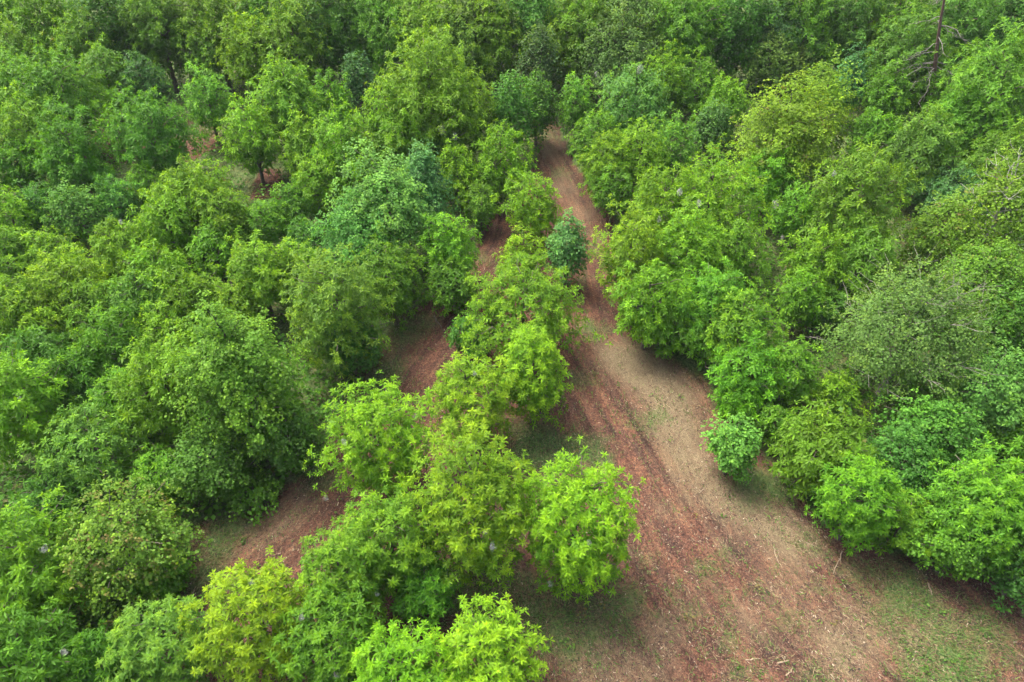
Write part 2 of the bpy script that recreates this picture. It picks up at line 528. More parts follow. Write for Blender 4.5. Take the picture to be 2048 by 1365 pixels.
tr_ = np.random.default_rng(5)
TEMPLATES = {
    'W0': [rosette(tr_, 10, 2, wid=.15) for _ in range(12)],
    'W1': [rosette(tr_, 9, 3, wid=.16) for _ in range(12)],
    'W2': [rosette(tr_, 8, 3, wid=.18) for _ in range(12)],
    'F0': [rosette(tr_, 10, 3, (0.6, 1.1), .5, .15) for _ in range(12)],
    'F1': [rosette(tr_, 9, 3, (0.6, 1.1), .5, .16) for _ in range(12)],
    'F2': [rosette(tr_, 8, 3, (0.6, 1.1), .5, .17) for _ in range(12)],
    'B0': [sprig(tr_, 9, .5, 2) for _ in range(12)],
    'B1': [sprig(tr_, 8, .54, 2) for _ in range(12)],
    'B2': [sprig(tr_, 7, .6, 2) for _ in range(12)],
    'S0': [sprig(tr_, 6, .5, 2) for _ in range(12)],
}
TEMPLATES['S1'] = TEMPLATES['S2'] = TEMPLATES['S0']

def basis(d, spin):
    """rotation matrices (n,3,3) taking +z to the directions d, spun about it"""
    d = d / np.linalg.norm(d, axis=1)[:, None]
    ref = np.where(np.abs(d[:, 2:3]) > .95, np.array([[1., 0, 0]]), np.array([[0, 0, 1.]]))
    a = np.cross(ref, d); a /= np.linalg.norm(a, axis=1)[:, None]
    b = np.cross(d, a)
    c, s = np.cos(spin)[:, None], np.sin(spin)[:, None]
    return np.stack([a * c + b * s, -a * s + b * c, d], 2)

def scatter(tmpl, pos, dirs, size, young, bright, rust, droop, rng):
    """place template copies; leaves sag by the square of their reach; returns one set of arrays"""
    V, T, C = [], [], []
    n = 0
    which = rng.integers(0, len(tmpl), len(pos))
    R = basis(dirs, rng.uniform(0, 6.283, len(pos)))
    for k, (v, t, c) in enumerate(tmpl):
        ix = np.nonzero(which == k)[0]
        if not len(ix): continue
        w_ = np.einsum('nij,vj->nvi', R[ix], v) * size[ix][:, None, None]
        r2 = (w_[..., 0] ** 2 + w_[..., 1] ** 2) / size[ix][:, None]
        w_[..., 2] -= droop * r2
        w_ += pos[ix][:, None, :]
        cc = np.tile(c[None], (len(ix), 1, 1))
        cc[..., 0] = np.clip(cc[..., 0] * (0.35 + young[ix][:, None] * 1.3) + (young[ix][:, None] - .35) * .5, 0, 1)
        cc[..., 1] = np.clip(cc[..., 1] + bright[ix][:, None], 0, 1)
        cc[..., 2] = rust[ix][:, None]
        V.append(w_.reshape(-1, 3)); C.append(cc.reshape(-1, 3))
        off = (np.arange(len(ix)) * len(v))[:, None, None] + n
        T.append((t[None] + off).reshape(-1, 3))
        n += len(ix) * len(v)
    return np.concatenate(V), np.concatenate(T), np.concatenate(C)

COLORS = {'L': (0.115, 0.262, 0.016), 'Y': (0.110, 0.240, 0.015), 'G': (0.076, 0.205, 0.017), 'D': (0.048, 0.145, 0.024),
          'E': (0.062, 0.195, 0.034), 'M': (0.098, 0.265, 0.050), 'O': (0.145, 0.245, 0.018), 'K': (0.098, 0.180, 0.045),
          'R': (0.105, 0.210, 0.028)}
#                 rosette size, spacing, droop, lump depth, bough spacing, young
SPECIES = {'W': dict(size=.265, space=.335, droop=.32, lump=.18, bough=1.3, tuft=.66, pull=.34, young=.42, down=-.90),
           'F': dict(size=.28, space=.34, droop=.42, lump=.22, bough=1.6, tuft=.80, pull=.36, young=.30, down=-.92),
           'B': dict(size=.22, space=.28, droop=.10, lump=.20, bough=1.4, tuft=.62, pull=.28, young=.30, down=-.90),
           'S': dict(size=.20, space=.30, droop=.12, lump=.20, bough=1.5, tuft=.70, pull=.25, young=.30, down=-.6)}
TRI = [0]
PLACED = []      # crown ellipsoids, for hanging nests on them

def solve(cx, top, wpx, asp, gap):
    """where a crown of this outline stands: centre, horizontal and vertical half axes"""
    hh = wpx * .5 * max(1, asp)
    for _ in range(12):
        d = ray(cx, top + hh)
        th = math.atan2(-d[2], math.hypot(d[0], d[1]))
        hh = wpx * .5 * math.sqrt(math.sin(th) ** 2 + (asp * math.cos(th)) ** 2)
    d = ray(cx, top + hh)
    lo, hi = 4.0, 400.0
    for _ in range(50):
        m = .5 * (lo + hi)
        p = d * m
        a = wpx * .5 * m / FPX
        if H + p[2] - asp * a - gap > ground_z(p[0], p[1]): lo = m
        else: hi = m
    p = d * lo
    a = wpx * .5 * lo / FPX
    return np.array([p[0], p[1], H + p[2]]), a, asp * a, lo

def fib_dirs(n, rng, zmin):
    i = np.arange(n) + .5
    z = 1 - (1 - zmin) * i / n
    z = np.clip(z + rng.normal(0, .03, n), zmin, 1)
    ph = i * 2.39996 + rng.normal(0, .22, n)
    r = np.sqrt(1 - z * z)
    return np.stack([r * np.cos(ph), r * np.sin(ph), z], 1)

def build_tree(name, label, cat, cx, top, wpx, asp, sp, colk, seed, gap=.35, cone=.12, young=None, dens=1.0, group=None,
               rustp=0.0, bark=None, clusters=0, lump=None, branches=False, tint=None, fine=1.0, flush=.10, own=False):
    rng = np.random.default_rng(1000 + seed)
    P = SPECIES[sp]
    c, a, b, depth = solve(cx, top, wpx, asp, gap)
    PLACED.append((c, a, b, label))
    base = np.array([c[0], c[1], float(ground_z(c[0], c[1]))])
    lod = 0 if depth < 31 else 1 if depth < 50 else 2
    size = P['size'] * (1 + .0095 * max(0, depth - 28))          # far crowns: coarser leaf bunches
    space = P['space'] * (1 + .0095 * max(0, depth - 28)) / math.sqrt(dens)
    yg = P['young'] if young is None else young
    lumpd = P['lump'] if lump is None else lump
    area = 4 * math.pi * (((a * a) ** 1.6 + 2 * (a * b) ** 1.6) / 3) ** (1 / 1.6)
    frac = (1 - P['down']) / 2
    # boughs: the crown's own big lumps
    nb = int(np.clip(area * frac / P['bough'] ** 2, 9, 110))
    bd = fib_dirs(nb, rng, P['down']); bamp = rng.normal(0, .11, nb)
    babs = 1 + bamp
    # lopsided: a few broad swellings and hollows
    ld = rng.normal(0, 1, (5, 3)); ld /= np.linalg.norm(ld, axis=1)[:, None]
    la = rng.uniform(-.20, .24, 5) * (.55 if clusters else 1)
    if clusters: lumpd *= .65
    # tufts: shoots gathered round branch ends, with gaps between them
    tsp = P['tuft'] * (1 + .006 * max(0, depth - 28))
    ntf = int(np.clip(area * frac / tsp ** 2, 30, 900))
    td = fib_dirs(ntf, rng, P['down']); tamp = rng.normal(0, .035, ntf); ty = rng.normal(0, .12, ntf)
    tang = math.sqrt(4 * frac / ntf)
    def gather(u):
        out = u.copy(); kk = np.empty(len(u), int); aa = np.empty(len(u))
        for i0 in range(0, len(u), 4000):
            dot = np.clip(u[i0:i0 + 4000] @ td.T, -1, 1)
            k = dot.argmax(1)
            kk[i0:i0 + 4000] = k
            aa[i0:i0 + 4000] = np.clip(np.arccos(dot[np.arange(len(k)), k]) / tang, 0, 1.3)
        out += P['pull'] * (td[kk] - u)
        out /= np.linalg.norm(out, axis=1)[:, None]
        return out, kk, aa
    def radius(u):
        dot = np.clip(u @ bd.T, -1, 1)
        k = dot.argmax(1)
        ang = np.arccos(dot[np.arange(len(u)), k]) / math.sqrt(4 * frac / nb)
        swell = 1 + (np.exp((np.clip(u @ ld.T, -1, 1) - 1) / .22) * la).sum(1)
        return babs[k] * swell * (1 - lumpd * np.clip(ang, 0, 1.3) ** 2), k, ang
    def place(u, f):
        r, k, ang = radius(u)
        q = u * (r * f)[:, None]
        z = q[:, 2]
        tap = 1 - cone * np.clip(z, 0, 1.2)
        q = q * np.stack([a * tap, a * tap, np.full_like(z, b)], 1)
        return q, k, ang
    n_out = int(area * frac / space ** 2)
    n_in = int(n_out * .45)
    u1 = fib_dirs(n_out, rng, P['down'])
    u1 = u1[~((u1[:, 1] - .6 * u1[:, 2] > .15) & (rng.random(n_out) < .6))]     # the uphill side grows thinner
    n_out = len(u1)
    u1, tk1, ta1 = gather(u1)
    p1, k1, an1 = place(u1, (1 + tamp[tk1] - .36 * tsp / (a + b) * 2 * ta1 ** 2) * np.where(rng.random(n_out) < .04, rng.uniform(1.05, 1.13, n_out), np.clip(rng.normal(.98, .05, n_out), .8, 1.13)))
    p2, k2, an2 = place(fib_dirs(n_in, rng, P['down']), rng.uniform(.5, .8, n_in))
    root = tag(bpy.data.objects.new(name, None), label, cat, group)
    COL.objects.link(root)
    root.empty_display_size = .3
    root.location = base
    up = np.array([0, 0, 1.0])
    def dirs(p):
        out = p / np.array([a, a, b]); out = out / (np.linalg.norm(out, axis=1)[:, None] + 1e-6)
        d = out * .75 + up * .7 + rng.normal(0, .22, p.shape)
        return d
    off = c - base
    bough_y = rng.normal(0, .14, nb); bough_b = rng.normal(0, .10, nb)
    def attrs(k, ang, t_k=None, t_a=None):
        n = len(k)
        # the leading shoots of each bough carry the youngest leaves
        yv = yg + bough_y[k] + .2 * (.55 - ang) + rng.normal(0, .14, n)
        if t_k is not None: yv = yv + ty[t_k] + .5 * (.55 - t_a)
        yv = np.clip(yv, 0, 1)
        yv = np.clip(yv + np.where(rng.random(n) < flush, .55, 0), 0, 1)
        bv = bough_b[k] + rng.normal(0, .07, n)
        ru = np.where(rng.random(n) < rustp, rng.uniform(.25, .8, n), 0)
        return yv, bv, ru
    T = TEMPLATES[sp + str(lod)]
    T2 = TEMPLATES[sp + str(min(2, lod + 1))]
    parts = []
    keep = np.arange(n_out)
    chosen = np.zeros(n_out, bool)
    if clusters:
        # the shoots that show best from above become parts of their own
        score = u1[:, 2] * .8 - u1[:, 1] * .6 + rng.normal(0, .15, n_out)
        chosen[np.argsort(-score)[:clusters]] = True
    ra = ~chosen
    y_, b_, r_ = attrs(k1[ra], an1[ra], tk1[ra], ta1[ra])
    n1 = ra.sum()
    arrs = []
    if n1:
        arrs.append(scatter(T, p1[ra] + off, dirs(p1[ra]), size * rng.uniform(.78, 1.2, n1), y_, b_, r_, P['droop'], rng))
    y_, b_, r_ = attrs(k2, an2)
    arrs.append(scatter(T2, p2 + off, dirs(p2), size * 1.4 * rng.uniform(.8, 1.2, n_in), y_ * .6, b_, r_, P['droop'], rng))
    V, F, C_ = [], [], []
    n = 0
    for v, t, cc in arrs:
        V.append(v); F.append(t + n); C_.append(cc); n += len(v)
    V = np.concatenate(V)
    low = V[:, 2] < .03
    V[low, 2] = .03 + rng.random(low.sum()) * .05
    F = np.concatenate(F)
    TRI[0] += len(F)
    col = np.array(tint if tint else COLORS[colk])
    if not own: col = col * .74 + np.array([.088, .212, .018]) * .26     # one wood, mostly kindred greens
    col = col * rng.uniform(.93, 1.08) * (1 + rng.normal(0, .035, 3))
    crown = obj('crown', mesh_arrays('crown', V, F, np.concatenate(C_)), LEAF, root)
    crown.color = (*col, 1)
    if clusters:
        ix = np.nonzero(chosen)[0]
        R = basis(dirs(p1[ix]), rng.uniform(0, 6.283, len(ix)))
        for q, i in enumerate(ix):
            me = CLUSTERS[rng.integers(0, len(CLUSTERS))]
            o = bpy.data.objects.new('leaf_cluster', me)
            COL.objects.link(o)
            o.parent = crown
            M = Matrix(R[q].tolist()).to_4x4()
            s = size * rng.uniform(.8, 1.2)
            o.matrix_local = Matrix.Translation(Vector((p1[i] + off).tolist())) @ M @ Matrix.Diagonal((s, s, s, 1))
            yv = np.clip(yg + bough_y[k1[i]] + .45 * (.55 - ta1[i]) + rng.normal(0, .2) + (.6 if rng.random() < flush else 0), 0, 1.4)
            cl = col * (1 + np.array([.55, .34, 0]) * yv) * rng.uniform(.9, 1.12)
            o.color = (*cl, 1)
    # trunk and limbs
    tb = Tubes()
    rt = .035 * (a + b) * .5 + .03
    hgt = off[2] + b * .55
    lean = rng.normal(0, .03, 2) * hgt
    pts = np.array([[lean[0] * t * t + .05 * math.sin(5 * t + seed), lean[1] * t * t + .05 * math.cos(4 * t + seed), -.15 + (hgt + .15) * t] for t in np.linspace(0, 1, 7)])
    tb.add(pts, np.linspace(rt * 1.25, rt * .25, 7), 7)
    order = rng.permutation(nb)[:18 if not branches else 30]
    limbs = []
    for i in order:
        tip, _, _ = place(bd[i:i + 1], np.array([.86 if not branches else .93]))
        tip = tip[0] + off
        h0 = np.clip(tip[2] - .55 * math.hypot(tip[0], tip[1]), off[2] - b * .75, hgt * .95)
        f = np.clip((h0 + .15) / (hgt + .15), 0, 1)
        st = np.array([np.interp(f, np.linspace(0, 1, 7), pts[:, j]) for j in range(3)])
        limbs.append((crooked(st, tip, 5, .05, rng, .05), rt * (.5 - .25 * f) * fine))
    if not branches:
        for pp, r in limbs:
            tb.add(pp, np.linspace(r, r * .25, 5), 5)
    obj('trunk', tb.mesh('trunk'), bark or BARK, root)
    if branches:
        for pp, r in limbs:
            t2 = Tubes()
            t2.add(pp, np.linspace(r * .8, r * .2, 5), 5)
            for q in range(5):
                f = rng.uniform(.35, .95)
                st = np.array([np.interp(f, np.linspace(0, 1, 5), pp[:, j]) for j in range(3)])
                d = rng.normal(0, 1, 3); d[2] = abs(d[2]) * .5
                out = (pp[-1] - pp[0]); d = d / np.linalg.norm(d) + out / np.linalg.norm(out) * .8
                e = st + d / np.linalg.norm(d) * a * rng.uniform(.22, .42)
                t2.add(crooked(st, e, 4, .07, rng), np.linspace(r * .32, r * .1, 4), 4)
            obj('branch', t2.mesh('branch'), bark or BARK, root)
    return root

# shared leaf clusters for the trees nearest the camera
CLUSTERS = []
for k in range(8):
    v, t, c_ = rosette(np.random.default_rng(70 + k), 12, 0, wid=.135)
    v = v.copy(); v[:, 2] -= .22 * (v[:, 0] ** 2 + v[:, 1] ** 2)
    me = mesh_arrays('leaf_cluster', v, t, c_); me.materials.append(LEAF)
    CLUSTERS.append(me)


# ------------------------------------------------------------------ the trees, nearest first
# label | crown centre x, crown top y, crown width (photo pixels), height/width, leaf kind, colour | extras
LANE, THICK, EDGE, WOOD = ('young trees standing in the mown lanes', 'trees of the dense thicket on the left',
                           'trees of the belt right of the track', 'trees of the woodland behind')
T_LANE = [
 ('lime green young tree, right one of the pair at bottom centre', 975, 1203, 205, 1.25, 'W', 'L', dict(clusters=243, young=.55)),
 ('fresh green young tree, left one of the pair at bottom centre', 808, 1243, 220, 1.2, 'W', 'G', dict(clusters=243, young=.5, tint=(.085, .24, .014))),
 ('lone lime green young tree with star-shaped leaf rosettes beside the wide brown clearing', 1150, 908, 228, 1.5, 'W', 'L', dict(cone=0, clusters=290, young=.5)),
 ('yellow-green tall young tree just left of the rosette tree at the clearing', 954, 866, 232, 1.6, 'W', 'Y', dict(cone=0, clusters=287, young=.5)),
 ('dark green bushy tree below left of the tall yellow-green tree', 775, 965, 215, 1.15, 'W', 'G', dict(clusters=198, young=.3)),
 ('olive green young tree between the dark bushy tree and the bottom yellow tree', 690, 1050, 185, 1.4, 'W', 'G', dict(clusters=198, young=.36, tint=(.075, .185, .018))),
 ('deep green bushy tree at bottom centre-left, right of the bright yellow bottom tree', 668, 1170, 200, 1.3, 'W', 'G', dict(clusters=182, young=.32, tint=(.068, .18, .016))),
 ('low dark green bush between the rosette tree and the bottom pair', 850, 1100, 140, 1.0, 'W', 'G', dict(clusters=78, young=.25, tint=(.055, .17, .02))),
 ('bright yellow round tree at the bottom edge, in front of the left bare patch', 520, 1112, 230, 1.2, 'W', 'Y', dict(clusters=287, young=.62)),
 ('grey-green open young tree left of the bright yellow tree at the bottom', 330, 1188, 200, 1.1, 'W', 'K', dict(clusters=198, young=.25, tint=(.082, .195, .03))),
 ('yellow-green bushy young tree in mid lane with a dark gap to its right', 757, 752, 240, 1.2, 'W', 'Y', dict(clusters=243, young=.42)),
 ('mid green young tree leaning against the pointed yellow tree in mid lane', 945, 700, 182, 1.25, 'W', 'L', dict(young=.36, clusters=176)),
 ('pointed bright yellow young tree between the two mown lanes', 1066, 650, 160, 1.5, 'W', 'Y', dict(young=.55, cone=.3, clusters=176)),
 ('broad flat-topped green tree with pale leaf tips on the island between lanes', 1048, 512, 262, .78, 'W', 'G', dict(young=.42, flush=.25, clusters=221)),
 ('small dark bush under the left side of the broad flat-topped tree', 935, 628, 95, .85, 'W', 'D', dict(young=.2)),
 ('small yellow-tipped tree touching the blue-green shrub by the track', 1045, 460, 112, 1.0, 'W', 'Y', dict(young=.5, flush=.3)),
 ('slender blue-green dense tree standing tight beside the track', 1135, 430, 102, 1.5, 'B', 'E', dict(cone=.35, lump=.3, young=.4, tint=(.085, .235, .06), own=True)),
 ('light green young tree left of the track, above the blue-green one', 1066, 344, 132, 1.15, 'W', 'L', dict(young=.42)),
 ('dark tree with yellow shoot tips right of the mint green dome tree', 900, 412, 128, 1.5, 'W', 'G', dict(young=.42, flush=.3)),
 ('shaded dark green tree overhanging the left lane below the yellow-tipped tree', 905, 508, 122, 1.0, 'W', 'G', dict(young=.22, tint=(.06, .165, .016))),
 ('small round green tree between the yellow-tipped tree and the upper track', 962, 364, 82, 1.2, 'W', 'G', dict(young=.3)),
 ('pale green open tree beside the upper end of the track', 1003, 250, 130, 1.3, 'W', 'L', dict(young=.4)),
 ('narrow tree with bright yellow shoots behind the mint dome trees', 915, 288, 92, 1.4, 'W', 'Y', dict(young=.5, flush=.3)),
 ('small round mint green tree standing alone at the right edge of the clearing', 1466, 832, 124, 1.1, 'B', 'M', dict(dens=1.3, lump=.36, tint=(.105, .272, .042), own=True)),
]
T_LEFT = [
 ('large mint green dome-shaped tree in the middle of the upper left mass', 776, 296, 196, 1.25, 'B', 'M', dict(dens=1.2, tint=(.125, .282, .062), cone=.3, young=.45, own=True)),
 ('pointed blue-green tree rising behind the right shoulder of the mint dome', 848, 276, 108, 1.9, 'B', 'E', dict(dens=1.2, cone=.35, tint=(.100, .255, .075), own=True)),
 ('rounded green tree bulging from the left foot of the mint dome', 714, 395, 165, 1.1, 'B', 'M', dict(dens=1.2, tint=(.09, .26, .055))),
 ('green star-leaved tree at the lower foot of the mint dome', 782, 470, 148, 1.25, 'W', 'G', dict(young=.35)),
 ('big broad-leaved tree with yellow-lit pointed top, largest of the left mass', 482, 592, 262, 1.4, 'B', 'R', dict(dens=1.2, cone=.3, young=.5, tint=(.100, .235, .03))),
 ('grey-green dense tree overlooking the left bare patch', 670, 490, 215, 1.2, 'W', 'K', dict(young=.42, tint=(.082, .195, .026))),
 ('dark shaded bush tucked right of the biggest broad-leaved tree', 700, 620, 130, 1.0, 'B', 'D', {}),
 ('yellow-green feathery tree pressed to the left side of the biggest broad-leaved tree', 335, 660, 200, 1.25, 'F', 'Y', {}),
 ('shaded leafy tree forming the lower right skirt of the biggest broad-leaved tree', 575, 785, 150, 1.15, 'B', 'G', dict(tint=(.075, .195, .025))),
 ('dark leafy tree forming the lower left skirt of the biggest broad-leaved tree', 425, 835, 165, 1.0, 'B', 'G', dict(tint=(.068, .185, .024))),
 ('shaded star-leaved tree between the rusty-tinged tree and the low grey-green one', 330, 880, 130, 1.0, 'W', 'G', dict(young=.25)),
 ('low grey-green bushy tree left of the big broad-leaved tree foot', 185, 803, 208, .9, 'W', 'K', dict(young=.4, tint=(.078, .205, .032))),
 ('yellow-green tree on the left edge, beside the low grey-green one', 32, 692, 195, 1.3, 'F', 'Y', dict(young=.4)),
 ('rusty-tinged maple-like tree with reddish top twigs, lower left', 245, 955, 262, .95, 'B', 'R', dict(rustp=.12, young=.5, dens=.85)),
 ('bright green leafy shrub at the front foot of the rusty-tinged tree', 325, 1085, 132, .8, 'B', 'L', dict(tint=(.075, .23, .02))),
 ('fresh green drooping tree on the left edge, below the rusty-tinged tree', 75, 1010, 245, 1.05, 'F', 'G', dict(young=.42, tint=(.095, .235, .014), clusters=0)),
 ('deep green tree filling the bottom left corner', 55, 1195, 255, 1.05, 'F', 'G', dict(young=.2, tint=(.065, .18, .016))),
 ('deep green star-leaved shrub beside the bottom left corner tree', 195, 1240, 165, 1.0, 'W', 'G', dict(young=.25, tint=(.052, .17, .016))),
 ('low vine mound spilling onto the left bare patch', 500, 930, 120, .5, 'B', 'G', dict(gap=0, tint=(.07, .185, .02), cone=0)),
 ('dark green small tree between the left edge and the low grey-green tree', 105, 930, 150, .9, 'F', 'D', {}),
 ('drooping yellow tree on the left edge, upper of two', 35, 545, 150, 1.1, 'F', 'Y', {}),
 ('yellow-topped feathery tree on the left, with the brightest crest in its row', 145, 496, 165, 1.05, 'F', 'Y', dict(young=.45)),
 ('olive feathery tree below the brightest crest on the left', 90, 572, 135, 1.1, 'F', 'Y', dict(young=.22)),
 ('green feathery tree right below the brightest crest on the left', 195, 548, 130, 1.2, 'F', 'G', dict(tint=(.09, .21, .016))),
 ('bluish green rounded tree in the midst of the yellow-green left mass', 285, 528, 150, 1.1, 'F', 'M', dict(tint=(.082, .215, .032))),
 ('yellow-green bunchy tree right of the bluish rounded one', 388, 532, 140, 1.1, 'F', 'Y', dict(young=.35)),
 ('tall yellow-green tree with hanging bunches at the centre of the left mass', 325, 478, 145, 1.2, 'F', 'Y', dict(young=.3)),
 ('dome of hanging olive leaves up-slope of the grey-green tree', 522, 466, 150, 1.15, 'F', 'O', dict(young=.3, tint=(.11, .235, .016))),
 ('light green tree between the olive dome and the mint dome tree', 602, 478, 115, 1.15, 'W', 'L', {}),
 ('star-leaved green tree with yellow tips left of the olive dome', 432, 448, 100, 1.2, 'W', 'G', dict(young=.5)),
 ('spiky green tree just above the biggest broad-leaved tree top', 474, 548, 122, 1.0, 'W', 'L', dict(young=.4)),
 ('light bunchy tree immediately left of the biggest broad-leaved tree top', 345, 596, 135, 1.1, 'W', 'Y', dict(young=.35)),
 ('green layered tree in front of the bluish rounded one', 225, 620, 150, 1.15, 'F', 'G', dict(tint=(.075, .21, .016))),
 ('deep green tree low in the left mass, over a dark hollow', 85, 640, 150, 1.0, 'F', 'G', dict(young=.15, tint=(.05, .17, .018))),
 ('dark green tree beside the dark hollow in the left mass', 155, 690, 140, 1.1, 'F', 'D', dict(tint=(.048, .16, .016))),
 ('shaded green tree behind the yellow feathery tree in the left mass', 255, 720, 140, 1.1, 'W', 'G', dict(young=.2)),
 ('green star-leaved tree on the left edge above the drooping yellow one', 22, 438, 150, 1.1, 'F', 'G', dict(tint=(.09, .21, .018))),
 ('feathery yellow tree second from the left edge, above the brightest crest', 105, 452, 140, 1.0, 'F', 'Y', {}),
 ('yellow feathery tree with a tiny web near its top, left of centre mass', 242, 428, 150, 1.1, 'F', 'Y', dict(young=.35)),
 ('bright spreading yellow-green tree at the front of the small brown glade', 385, 312, 180, 1.0, 'F', 'Y', dict(young=.38)),
 ('bunchy yellow tree to the lower right of the spreading glade tree', 452, 372, 130, 1.15, 'F', 'Y', dict(young=.3)),
 ('tall feathery tree in front of the spreading glade tree', 342, 385, 140, 1.15, 'F', 'Y', dict(young=.33)),
 ('bright blue-green star-leaved tree at the left front of the small brown glade', 236, 345, 95, 1.2, 'W', 'E', dict(young=.5, tint=(.06, .22, .04))),
 ('green star-leaved tree right beside the blue-green glade tree', 300, 325, 90, 1.1, 'W', 'G', dict(young=.45)),
 ('pale rounded tree with mint tips at the left front of the glade', 155, 368, 100, 1.15, 'B', 'K', dict(young=.4, tint=(.075, .195, .04))),
 ('dark blue-green tree left of the pale rounded tree', 84, 358, 100, 1.1, 'W', 'E', dict(tint=(.045, .15, .035))),
 ('yellow-green tree at the left edge beside the dark blue-green one', 22, 372, 105, 1.2, 'W', 'Y', dict(young=.4)),
 ('dark green low tree right of the glade, under the spreading yellow crowns', 585, 358, 105, 1.1, 'W', 'D', dict(young=.25, tint=(.05, .15, .018))),
 ('dark shrub left of the mint dome in the shade', 610, 425, 100, 1.0, 'W', 'D', dict(young=.2)),
 ('green tree between the glade trees and the olive dome', 530, 395, 100, 1.1, 'W', 'G', {}),
]
T_RIGHT = [
 ('big yellow-tipped tree crowning the mass right of the track', 1415, 298, 205, 1.15, 'W', 'Y', dict(young=.5, flush=.22)),
 ('yellow-topped tree at the left front corner of the mass right of the track', 1262, 412, 150, 1.45, 'W', 'Y', dict(young=.45, flush=.22)),
 ('yellow-green tree on the left shoulder of the mass right of the track', 1318, 335, 150, 1.3, 'W', 'Y', dict(young=.38)),
 ('green tree in the middle of the mass right of the track, webs at its top', 1375, 415, 165, 1.3, 'W', 'L', dict(young=.4)),
 ('light green tree at the right of the mass, under the yellow-tipped crown', 1468, 430, 135, 1.3, 'W', 'L', dict(young=.36, tint=(.085, .22, .016))),
 ('dense green tree overhanging the track bend', 1300, 515, 170, 1.15, 'W', 'L', dict(young=.34, tint=(.085, .225, .014))),
 ('deep green tree at the lower right of the mass above the clearing', 1428, 520, 165, 1.2, 'W', 'G', dict(young=.34)),
 ('low green tree at the front foot of the mass above the clearing', 1352, 590, 120, 1.0, 'W', 'G', dict(young=.25)),
 ('yellow-flecked tree leaning over the clearing, with brilliant yellow shoots', 1482, 562, 165, 1.3, 'W', 'G', dict(young=.45, flush=.25)),
 ('mint-tipped tree right of the yellow-flecked one, by a dark hollow', 1600, 538, 105, 1.35, 'W', 'G', dict(young=.42)),
 ('deep green star-leaved tree at the upper right rim of the clearing', 1490, 668, 155, 1.1, 'W', 'G', dict(young=.28, tint=(.055, .19, .014))),
 ('green tree behind the small round mint tree at the clearing rim', 1478, 748, 110, 1.05, 'W', 'G', dict(young=.4, tint=(.07, .24, .012))),
 ('green tree in the second row behind the clearing rim', 1580, 672, 125, 1.2, 'W', 'G', dict(young=.3)),
 ('small green tree above the brownish yellow tree', 1552, 795, 95, 1.1, 'W', 'G', dict(young=.35)),
 ('bright green bush below the bare grey twigs of the sparse tree', 1668, 735, 105, 1.0, 'W', 'L', dict(young=.5)),
 ('brownish yellow-green tree with a few brilliant yellow shoots beside the clearing', 1640, 795, 200, 1.0, 'F', 'O', dict(young=.18, tint=(.095, .205, .014))),
 ('vivid green drooping tree at the lower right rim of the clearing', 1710, 905, 178, 1.15, 'W', 'G', dict(young=.42, clusters=198, tint=(.070, .215, .014))),
 ('dark green leafy tree behind the vivid drooping one', 1800, 850, 160, 1.0, 'B', 'D', dict(tint=(.045, .155, .03))),
 ('large glossy green tree at the right edge, lower half', 1975, 880, 250, 1.1, 'W', 'G', dict(young=.42, clusters=198, tint=(.08, .215, .018))),
 ('pale mint silvery tree at the right edge below the sparse tree', 1975, 688, 215, .9, 'B', 'M', dict(dens=1.15)),
 ('broad-leaved green tree between the silvery tree and the sparse tree', 1868, 775, 180, 1.0, 'B', 'G', dict(tint=(.06, .185, .03))),
 ('broad-leaved tree with yellow flecks low at the right edge', 1930, 970, 195, .95, 'B', 'G', dict(young=.45, tint=(.07, .2, .02))),
 ('green leafy shrub at the lower right rim, over the weedy bank', 1808, 975, 130, 1.0, 'W', 'G', dict(young=.35, clusters=110)),
 ('dark tree in the right edge corner above the grassy bank', 2050, 1050, 160, 1.0, 'B', 'D', dict(tint=(.045, .15, .03))),
 ('bright green young tree behind the mass, right of the yellow-tipped crown', 1538, 290, 125, 1.25, 'W', 'L', dict(young=.4, tint=(.085, .25, .015))),
 ('large feathery olive-green tree behind the right mass, with a hanging web', 1700, 296, 190, 1.3, 'F', 'Y', dict(tint=(.105, .21, .02))),
 ('dark green tree between the bright young one and the feathery olive one', 1590, 372, 110, 1.2, 'W', 'G', dict(young=.32)),
 ('drooping yellow tree under the feathery olive-green tree', 1625, 462, 130, 1.2, 'F', 'Y', dict(young=.38)),
 ('shaded feathery tree above the sparse grey tree', 1722, 450, 140, 1.15, 'F', 'Y', dict(young=.18, tint=(.085, .19, .018))),
 ('dark undergrowth tree in the hollow left of the sparse grey tree', 1655, 575, 90, 1.0, 'W', 'D', {}),
 ('yellow-shooted bush peeking from the right shoulder of the sparse tree', 1972, 595, 110, 1.0, 'W', 'L', dict(young=.6)),
 ('deep green tree at the right edge behind the yellow-shooted bush', 2035, 560, 160, 1.1, 'B', 'D', dict(tint=(.06, .17, .02))),
 ('shaded green bush in front of the silvery tree at the right edge', 2035, 800, 130, .9, 'B', 'G', {}),
 ('olive broad-leaved tree below the pale-branched tree on the right', 1960, 470, 190, 1.0, 'B', 'O', dict(tint=(.09, .18, .02), rustp=.03)),
 ('yellow olive tree with russet flecks left of the pale-branched tree', 1872, 398, 140, 1.2, 'B', 'O', dict(tint=(.125, .225, .022), rustp=.04)),
 ('blue-grey layered tree with flat fans of foliage on the right', 1900, 326, 165, .7, 'F', 'E', dict(tint=(.055, .16, .06), young=.15)),
]
